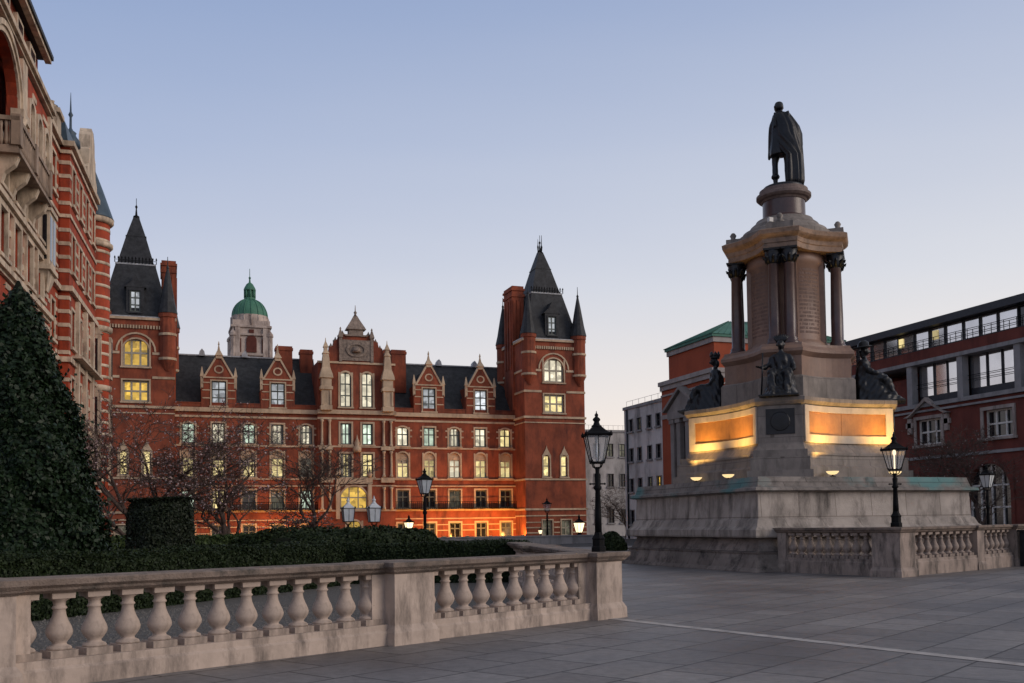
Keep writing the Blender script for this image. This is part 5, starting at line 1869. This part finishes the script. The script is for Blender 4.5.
# ------------------------------------------------------------------ street lamps
def lamp(name, label, x, y, z0, H, lw, lit_=None, energy=0, group=None, rz=0., post_k=1., short=False):
    """H: overall height, lw: lantern width across the top"""
    o = thing(name, label, 'street lamp', (x, y, z0), rz, group, local=True)
    lh = lw * 1.15                                       # glass height
    zt = H - lw * 1.05                                   # eaves of the lantern
    zb = zt - lh
    k = lw / .46 * post_k
    t = MB()
    if not short:
        t.lathe([(.155 * k, 0), (.155 * k, .10 * k), (.13 * k, .13 * k), (.13 * k, .26 * k), (.145 * k, .29 * k), (.10 * k, .36 * k), (.075 * k, .44 * k)], 0, 0, 8, 0, False)
    zm = zb - .10 * k
    t.lathe([(.078 * k, .0 if short else .42 * k), (.070 * k, zm * .45), (.055 * k, zm * .72), (.085 * k, zm * .74), (.085 * k, zm * .765), (.05 * k, zm * .79), (.07 * k, zm * .9), (.045 * k, zm * .93), (.05 * k, zm)], 0, 0, 12)
    t.tube([(-.16 * k, 0, zm * .80), (.16 * k, 0, zm * .80)], .016 * k, 6)
    for s in (-1, 1):
        t.lathe([(.001, -.028 * k + zm * .8), (.03 * k, zm * .8), (.001, .028 * k + zm * .8)], s * .16 * k, 0, 8)
    for i in range(4):                                   # curved frog legs that carry the lantern
        a = PI / 4 + i * PI / 2
        ca, sa = math.cos(a), math.sin(a)
        t.tube([(.03 * k * ca, .03 * k * sa, zm - .04 * k), (.11 * k * ca, .11 * k * sa, zm - .0), (.16 * k * ca, .16 * k * sa, zb + .02), (.17 * lw / .46 * ca, .17 * lw / .46 * sa, zb + .05 * k)], .014 * k, 5)
    t.build('post', IRON, o)
    q = math.sqrt(2)
    wt, wb_ = lw * .5, lw * (.40 if short else .27)
    n = 4
    c = lambda h, i: (h * q * math.cos(PI / 4 + i * PI / 2), h * q * math.sin(PI / 4 + i * PI / 2))
    t = MB()
    for i in range(4):
        a, b = c(wb_, i), c(wt, i)
        t.tube([(a[0], a[1], zb), (b[0], b[1], zt)], .013 * k, 5)
        a2, b2 = c(wb_, i + 1), c(wt, i + 1)
        t.tube([(a[0], a[1], zb), (a2[0], a2[1], zb)], .015 * k, 5)
        t.tube([(b[0], b[1], zt), (b2[0], b2[1], zt)], .020 * k, 5)
        m1, m2_ = [(a[j] + a2[j]) / 2 for j in (0, 1)], [(b[j] + b2[j]) / 2 for j in (0, 1)]
        t.tube([(m1[0], m1[1], zb), (m2_[0], m2_[1], zt)], .008 * k, 4)
        t.lathe([(.028 * k, zt - .02), (.04 * k, zt + .02), (.012 * k, zt + .07 * k), (.002, zt + .10 * k)], b[0] * 1.05, b[1] * 1.05, 6)
    t.squares([(wb_ * 1.05, zb - .02), (wb_ * 1.05, zb + .008)], 0, 0)
    t.build('lantern_frame', IRON, o)
    t = MB()
    t.squares([(wb_ - .006, zb + .01), (wt - .006, zt - .005)], 0, 0)
    t.build('glass', lit_ if lit_ not in (None, 'mantle') else GLASSC, o)
    t = MB()
    t.squares([(wt * 1.10, zt), (wt * 1.12, zt + .03 * k), (wt * .80, zt + .15 * lw), (wt * .46, zt + .32 * lw), (wt * .40, zt + .36 * lw)], 0, 0)
    t.lathe([(wt * .42, zt + .34 * lw), (wt * .46, zt + .40 * lw), (wt * .30, zt + .46 * lw), (wt * .22, zt + .58 * lw), (wt * .34, zt + .66 * lw), (wt * .30, zt + .72 * lw), (wt * .12, zt + .80 * lw), (wt * .17, zt + .88 * lw), (wt * .05, zt + .96 * lw), (.004, zt + 1.05 * lw)], 0, 0, 12)
    t.build('hood', IRON if not short else FROST, o)
    if lit_ in (None, 'mantle'):
        t = MB()
        t.lathe([(.03 * k, zt - .30 * lw), (.045 * k, zt - .2 * lw), (.04 * k, zt - .05 * lw), (.02 * k, zt)], 0, 0, 10)
        t.lathe([(.02 * k, zb), (.02 * k, zt - .3 * lw)], 0, 0, 6)
        t.build('burner', MANTLE if lit_ == 'mantle' else FROST, o)
    if energy:
        ld = bpy.data.lights.new('lamp_light', 'POINT')
        ld.energy = energy
        ld.color = (1, .74, .42)
        ld.shadow_soft_size = .08
        lo = bpy.data.objects.new('lamp_light', ld)
        COL.objects.link(lo)
        lo.parent = o
        lo.location = (0, 0, zt - .4 * lw)
    return o
TURN = R(-15)
lamp('street_lamp', 'large black cast-iron lamp standing on the corner pier of the front balustrade', PR.x + .09, PR.y - .02, H1, 2.28, .38, rz=TURN, post_k=.9)
lamp('street_lamp', 'black cast-iron lamp standing on the corner pier of the monument balustrade', Q1.x + .13, Q1.y + .02, H3, 2.55, .46, 'mantle', rz=TURN)
lamp('street_lamp', 'slim black lamp post with pale lantern rising behind the hedge before the red college', 10.34, 39.85, 0, 3.95, .50, FROST, rz=R(10))
lamp('street_lamp', 'left one of two squat white-topped lanterns behind the hedge', 8.06, 44.9, 0, 2.9, .52, FROST, group='white-topped lanterns behind the hedge', short=True)
lamp('street_lamp', 'right one of two squat white-topped lanterns behind the hedge', 9.17, 44.5, 0, 2.93, .55, FROST, group='white-topped lanterns behind the hedge', short=True)
lamp('street_lamp', 'glowing lamp at the college entrance just right of the white-topped lanterns', 23.71, 97.8, 0, 2.75, .8, PEDLAMP, 60)
lamp('street_lamp', 'glowing lamp standing by the right corner of the spired tower', 35.9, 82.8, 0, 2.45, .78, PEDLAMP, 60)
lamp('street_lamp', 'thin dark unlit lamp post in front of the right spired tower', 31.32, 79.1, 0, 3.85, .55, None)
lamp('street_lamp', 'lamp with greenish lantern before the arched window of the dark brick building', 29.95, 29.7, 0, 3.62, .42, FROST, rz=R(20))
lamp('street_lamp', 'low glowing lamp at the foot of the right spired tower', 34.9, 90.0, 0, 1.3, .32, PEDLAMP, 10)

# ------------------------------------------------------------------ foliage helpers
def leaves(name, pts, nrm, size, mat, parent=None, seed=1, aspect=1.7, tilt=.8, fold=True):
    """many small leaf faces: pts (n,3), nrm (n,3) preferred facing"""
    g_ = np.random.default_rng(seed)
    n = len(pts)
    d = nrm + g_.normal(0, tilt, (n, 3))
    d /= np.linalg.norm(d, axis=1, keepdims=True) + 1e-9
    r_ = g_.normal(0, 1, (n, 3))
    a = np.cross(d, r_)
    a /= np.linalg.norm(a, axis=1, keepdims=True) + 1e-9
    b = np.cross(d, a)
    s = (size * g_.uniform(.6, 1.35, n))[:, None]
    v = np.empty((n, 4, 3))
    v[:, 0] = pts - a * s * aspect * .5
    v[:, 1] = pts - b * s * .5 + d * s * .12
    v[:, 2] = pts + a * s * aspect * .5
    v[:, 3] = pts + b * s * .5 + d * s * .12
    me = bpy.data.meshes.new(name)
    me.vertices.add(n * 4)
    me.vertices.foreach_set('co', v.reshape(-1))
    me.loops.add(n * 4)
    me.loops.foreach_set('vertex_index', np.arange(n * 4, dtype=np.int32))
    me.polygons.add(n)
    me.polygons.foreach_set('loop_start', np.arange(0, n * 4, 4, dtype=np.int32))
    me.polygons.foreach_set('loop_total', np.full(n, 4, dtype=np.int32))
    me.update(calc_edges=True)
    me.materials.append(mat)
    o = bpy.data.objects.new(name, me)
    COL.objects.link(o)
    if parent:
        o.parent = parent
        mw = MWORLD.get(parent.name)
        if mw is not None: o.matrix_parent_inverse = mw.inverted()
    return o
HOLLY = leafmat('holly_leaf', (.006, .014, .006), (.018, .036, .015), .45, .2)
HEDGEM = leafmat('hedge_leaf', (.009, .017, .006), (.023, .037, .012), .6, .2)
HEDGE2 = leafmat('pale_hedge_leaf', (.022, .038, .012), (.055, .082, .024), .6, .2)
TOPI = leafmat('topiary_leaf', (.006, .011, .005), (.014, .022, .008), .6, .25)
CORE = leafmat('dark_core', (.006, .008, .005), (.010, .012, .007), .9, .1)  # near-black solid cores added inside foliage to stop the view through
BARK = stone('bark', (.095, .066, .054), .9, 6, .35, (.02, .015, .013), .6, .6, False)
BLOS = leafmat('blossom', (.30, .20, .19), (.52, .40, .40), .7, .2)
rng = np.random.default_rng(11)

# conical holly at the left edge
hx, hy, hh, hr = -2.62, 21.3, 6.3, 1.66
hol = thing('holly_tree', 'tall dark clipped cone of glossy evergreen leaves at the left edge', 'tree', (hx, hy, 0))
def cone_r(z):
    q = np.clip(z / hh, 0, 1)
    return hr * np.where(q < .12, .82 + 1.3 * q, (1 - (q - .12) / .88) ** .70 * .976 + .02)
n = 85000
u = rng.uniform(0, 1, n)
z = hh * (1 - np.sqrt(u)) * .985 + .05
th = rng.uniform(0, 2 * PI, n)
lump = 1 + .07 * np.sin(5 * th + 2.2 * z) + .07 * np.sin(3 * th - 3.1 * z + 1) + .06 * np.sin(11 * th + 6 * z) + .04 * np.sin(17 * th - 9 * z)
r = cone_r(z) * lump * (1 - rng.exponential(.055, n)) + rng.normal(0, .03, n) + rng.exponential(.10, n) * (rng.uniform(0, 1, n) < .06)
pts = np.stack([hx + r * np.cos(th), hy + r * np.sin(th), z], 1)
nr = np.stack([np.cos(th), np.sin(th), np.full(n, .45)], 1)
leaves('crown', pts, nr, .062, HOLLY, hol, 3, 1.6, .75)
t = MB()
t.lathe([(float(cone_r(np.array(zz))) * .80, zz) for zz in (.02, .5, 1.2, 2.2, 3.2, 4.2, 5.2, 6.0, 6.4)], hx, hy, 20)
t.build('inner_core', CORE, hol)  # added dark filler cone behind the leaf shell
t = MB()
t.lathe([(.16, 0), (.12, 2), (.05, 6.2)], hx, hy, 8)
t.build('trunk', BARK, hol)

# clipped drum
dxx, dyy, dr, dz0, dh = .02, 31.0, .93, 1.0, 1.45
dt_ = thing('topiary', 'dark drum-shaped clipped bush standing above the hedge', 'bush', (dxx, dyy, 0))
n = 26000
th = rng.uniform(0, 2 * PI, n)
side = rng.uniform(0, 1, n) < .72
z = np.where(side, rng.uniform(.2, 2.42, n), 2.42)
rr_ = np.where(side, dr, dr * np.sqrt(rng.uniform(0, 1, n)))
rr_ = rr_ * (1 + .02 * np.sin(4 * th + 2 * z) + .015 * np.sin(9 * th)) - rng.exponential(.03, n)
zz = z - np.where(side, 0, rng.exponential(.03, n)) + .02 * np.sin(3 * rr_ * np.cos(th))
edge = np.maximum(0, z - 2.0)
rr_ = rr_ - np.where(side, edge ** 1.5 * .7, 0) + rng.normal(0, .012, n) + rng.exponential(.05, n) * (rng.uniform(0, 1, n) < .05)
pts = np.stack([dxx + rr_ * np.cos(th), dyy + rr_ * np.sin(th), zz], 1)
nr = np.stack([np.cos(th) * side, np.sin(th) * side, np.where(side, .25, 1.)], 1)
leaves('crown', pts, nr, .055, TOPI, dt_, 4, 1.4, .6)
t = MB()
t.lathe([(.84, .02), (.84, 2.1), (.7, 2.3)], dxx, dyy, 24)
t.build('inner_core', CORE, dt_)

def hedge(name, label, A, B, width, h, seed, mat, per=3600, leaf=.042, round_=.12, core=True):
    """clipped hedge from A to B (front edge), body going back by width"""
    A, B = Vector((*A, 0)), Vector((*B, 0))
    d = (B - A).normalized()
    nv = Vector((-d.y, d.x, 0))
    if nv.y < 0: nv = -nv
    L_ = (B - A).length
    o = thing(name, label, 'hedge', tuple((A + B) / 2 + nv * width / 2))
    g_ = np.random.default_rng(seed)
    areas = [L_ * h, L_ * width, width * h, width * h]
    P, Nn = [], []
    for k, ar in enumerate(areas):
        n = int(ar * per * (1.0 if k != 1 else 1.3))
        u, w_ = g_.uniform(0, 1, n), g_.uniform(0, 1, n)
        ins = g_.exponential(.03, n) - .06 * (g_.uniform(0, 1, n) < .06)
        if k == 0: x, y, z, nn = u * L_, ins, w_ * h, (0, -1, .25)
        elif k == 1: x, y, z, nn = u * L_, w_ * width, h - ins, (0, 0, 1)
        elif k == 2: x, y, z, nn = ins, u * width, w_ * h, (-1, 0, .25)
        else: x, y, z, nn = L_ - ins, u * width, w_ * h, (1, 0, .25)
        bump = .022 * np.sin(1.3 * x + seed) + .014 * np.sin(2.9 * x + 2 * y + seed * 2) + .008 * np.sin(9 * x + 7 * z)
        z = z + bump * (z / h)
        y = y + bump * (1 if k == 0 else 0)
        # softened arrises
        ey = np.minimum(y, width - y)
        z = z - np.maximum(0, round_ - ey) * .5 * (z > h - round_)
        P.append(np.stack([A.x + d.x * x + nv.x * y, A.y + d.y * x + nv.y * y, z], 1))
        Nn.append(np.tile([d.x * nn[0] + nv.x * nn[1], d.y * nn[0] + nv.y * nn[1], nn[2]], (n, 1)))
    leaves('leaves', np.concatenate(P), np.concatenate(Nn), leaf, mat, o, seed, 1.5, .7)
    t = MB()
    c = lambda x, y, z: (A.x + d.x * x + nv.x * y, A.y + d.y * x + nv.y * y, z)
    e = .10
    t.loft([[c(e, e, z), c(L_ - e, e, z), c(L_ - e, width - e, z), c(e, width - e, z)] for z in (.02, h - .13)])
    t.build('inner_core', CORE, o)
    return o
hedge('hedge', 'dark clipped hedge nearest the front balustrade, below the conical tree', (-4.6, 15.2), (4.5, 25.6), 1.6, 1.06, 21, HEDGEM)
hedge('hedge', 'straight clipped hedge with a square end beside the corner lamp', (4.5, 26.2), (9.0, 24.2), 1.6, 1.02, 22, HEDGEM)
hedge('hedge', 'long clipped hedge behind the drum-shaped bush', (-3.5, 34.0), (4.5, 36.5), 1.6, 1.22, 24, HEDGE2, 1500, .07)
# low rounded bush mass behind the square-ended hedge
bx = thing('rounded_bush', 'broad rounded evergreen bush behind the square-ended hedge', 'bush', (5.3, 30.5, 0))
n = 30000
th, ph = rng.uniform(0, 2 * PI, n), np.arccos(rng.uniform(0, 1, n))
lump = 1 + .04 * np.sin(4 * th + 3 * ph) + .03 * np.sin(9 * th - 5 * ph)
q = lump * (1 - rng.exponential(.02, n))
se = lambda v, e: np.sign(v) * np.abs(v) ** e
ca, sa = math.cos(.35), math.sin(.35)
X_, Y_, Z_ = 3.7 * q * se(np.sin(ph), .55) * np.cos(th), 1.7 * q * se(np.sin(ph), .55) * np.sin(th), 1.46 * q * se(np.cos(ph), .55)
pts = np.stack([5.3 + X_ * ca - Y_ * sa, 30.5 + X_ * sa + Y_ * ca, Z_], 1)
nr = np.stack([np.sin(ph) * np.cos(th), np.sin(ph) * np.sin(th), np.cos(ph)], 1)
leaves('leaves', pts, nr, .07, HEDGEM, bx, 31, 1.5, .7)
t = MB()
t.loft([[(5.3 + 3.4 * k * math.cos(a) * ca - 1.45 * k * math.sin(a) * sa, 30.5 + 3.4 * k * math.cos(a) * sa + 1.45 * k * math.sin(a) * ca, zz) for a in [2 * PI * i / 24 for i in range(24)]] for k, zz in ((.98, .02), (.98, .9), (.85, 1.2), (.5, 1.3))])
t.build('inner_core', CORE, bx)
def round_bush(label, x, y, rx, rz_, seed, mat):
    o = thing('round_bush', label, 'bush', (x, y, 0))
    g_ = np.random.default_rng(seed)
    n = 5000
    th, ph = g_.uniform(0, 2 * PI, n), np.arccos(g_.uniform(0, 1, n))
    q = (1 + .08 * np.sin(4 * th + 3 * ph + seed)) * (1 - g_.exponential(.05, n))
    pts = np.stack([x + rx * q * np.sin(ph) * np.cos(th), y + rx * q * np.sin(ph) * np.sin(th), rz_ * q * np.cos(ph)], 1)
    nr = np.stack([np.sin(ph) * np.cos(th), np.sin(ph) * np.sin(th), np.cos(ph)], 1)
    leaves('leaves', pts, nr, .14 * rx, mat, o, seed, 1.5, .8)
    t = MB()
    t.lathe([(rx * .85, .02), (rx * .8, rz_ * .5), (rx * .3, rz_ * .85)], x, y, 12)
    t.build('inner_core', CORE, o)
round_bush('low dark shrub beside the left foot of the monument', 23.6, 50, .8, 1.0, 43, HEDGEM)

# ------------------------------------------------------------------ bare trees
def bare_tree(label, x, y, h, spread, seed, flower=0., trunks=1, droop=.0, lean=(0, 0), lv=6, crown0=.28, k0=.025, name='bare_tree'):
    rd = random.Random(seed)
    o = thing(name, label, 'tree', (x, y, 0))
    trunk, twigs = MB(), MB()
    tips = []
    def grow(p, d, L_, r, lev):
        n = 4 if lev < 3 else 3
        path, rad = [p], [r]
        q, dd = Vector(p), Vector(d)
        for i in range(n):
            dd = (dd + Vector((rd.gauss(0, .17), rd.gauss(0, .17), rd.gauss(0, .10) + (.06 if lev < 2 else -droop)))).normalized()
            q = q + dd * (L_ / n)
            path.append(tuple(q))
            rad.append(max(.006, r * (1 - .30 * (i + 1) / n)))
        (trunk if lev == 0 else twigs).tube(path, rad, 7 if lev < 2 else (5 if lev < 3 else 3))
        if lev >= 2:
            tips.extend(path[1:])
        if lev >= lv: return
        nb = 4 if lev < 2 else 3
        for b in range(nb):
            i = n if b == 0 else rd.randint(max(1, n - 3), n)
            a = rd.uniform(0, 2 * PI)
            ax = Vector((math.cos(a), math.sin(a), 0))
            out_ = ax * rd.uniform(.55, 1.05) * spread / h * 1.35
            nd = (dd * .75 + out_ + Vector((0, 0, rd.uniform(.0, .35) if lev < 3 else rd.uniform(-.15, .3)))).normalized()
            grow(path[i], nd, L_ * rd.uniform(.58, .80), rad[i] * rd.uniform(.55, .74), lev + 1)
    for k in range(trunks):
        a = rd.uniform(0, 6.3)
        ox, oy = (math.cos(a) * .12 * (trunks > 1), math.sin(a) * .12 * (trunks > 1))
        grow((x + ox, y + oy, 0), Vector((ox * 2 + lean[0], oy * 2 + lean[1], 1)).normalized(), h * crown0, k0 * h / 2, 0)
    # bring the crown to its real height and spread
    top = max(v[2] for v in twigs.v)
    far = sorted(math.hypot(v[0] - x, v[1] - y) for v in twigs.v)[int(len(twigs.v) * .97)]
    kz, kx = h / top, spread / far
    rs_ = lambda p: (x + (p[0] - x) * kx, y + (p[1] - y) * kx, p[2] * kz)
    trunk.v = [rs_(p) for p in trunk.v]
    twigs.v = [rs_(p) for p in twigs.v]
    tips = [rs_(p) for p in tips]
    trunk.build('trunk', BARK, o, recalc=False)
    twigs.build('branches', BARK, o, recalc=False)
    if flower:
        g_ = np.random.default_rng(seed)
        tp = np.array([tuple(p) for p in tips])
        idx = g_.integers(0, len(tp), int(len(tp) * flower))
        P = tp[idx] + g_.normal(0, .05, (len(idx), 3))
        leaves('blossom', P, np.tile([0, 0, 1.], (len(P), 1)), .07, BLOS, o, seed, 1.2, 1.2)
    return o
bare_tree('spreading bare cherry tree with pale buds, leftmost before the red college', -.4, 43.0, 7.5, 4.3, 5, .22, 2, .03, lean=(.1, 0))
bare_tree('wide low bare cherry tree with pale buds right of the drum-shaped bush', 3.2, 44.0, 6.4, 4.2, 9, .22, 2, .05, lean=(.0, 0))
bare_tree('small upright bare tree without blossom before the college centre', 7.1, 46.5, 5.6, 2.9, 16, .0, 1, .0)
bare_tree('low budding shrub with pale blossom before the orange-lit base', 5.0, 47.0, 2.5, 2.8, 23, .3, 3, .03, lv=4)
bare_tree('dark bare tree before the arched window of the dark brick building', 36.8, 37.5, 6.3, 4.0, 31, .01, 2, .02)
bare_tree('thin bare tree before the low white block beside the spired tower', 47.6, 97, 6.0, 4.5, 37, .0, 1, .0)

# low pale kerb wall across the road before the college
t = MB()
t.box(9.0, 34, 72.0, 72.35, -.03, .55)
t.box(8.95, 34.05, 71.95, 72.4, .55, .65)
rw_ = t.build('low_wall', CONC)
tag(rw_, 'long low grey stone wall along the road before the red college', 'wall')
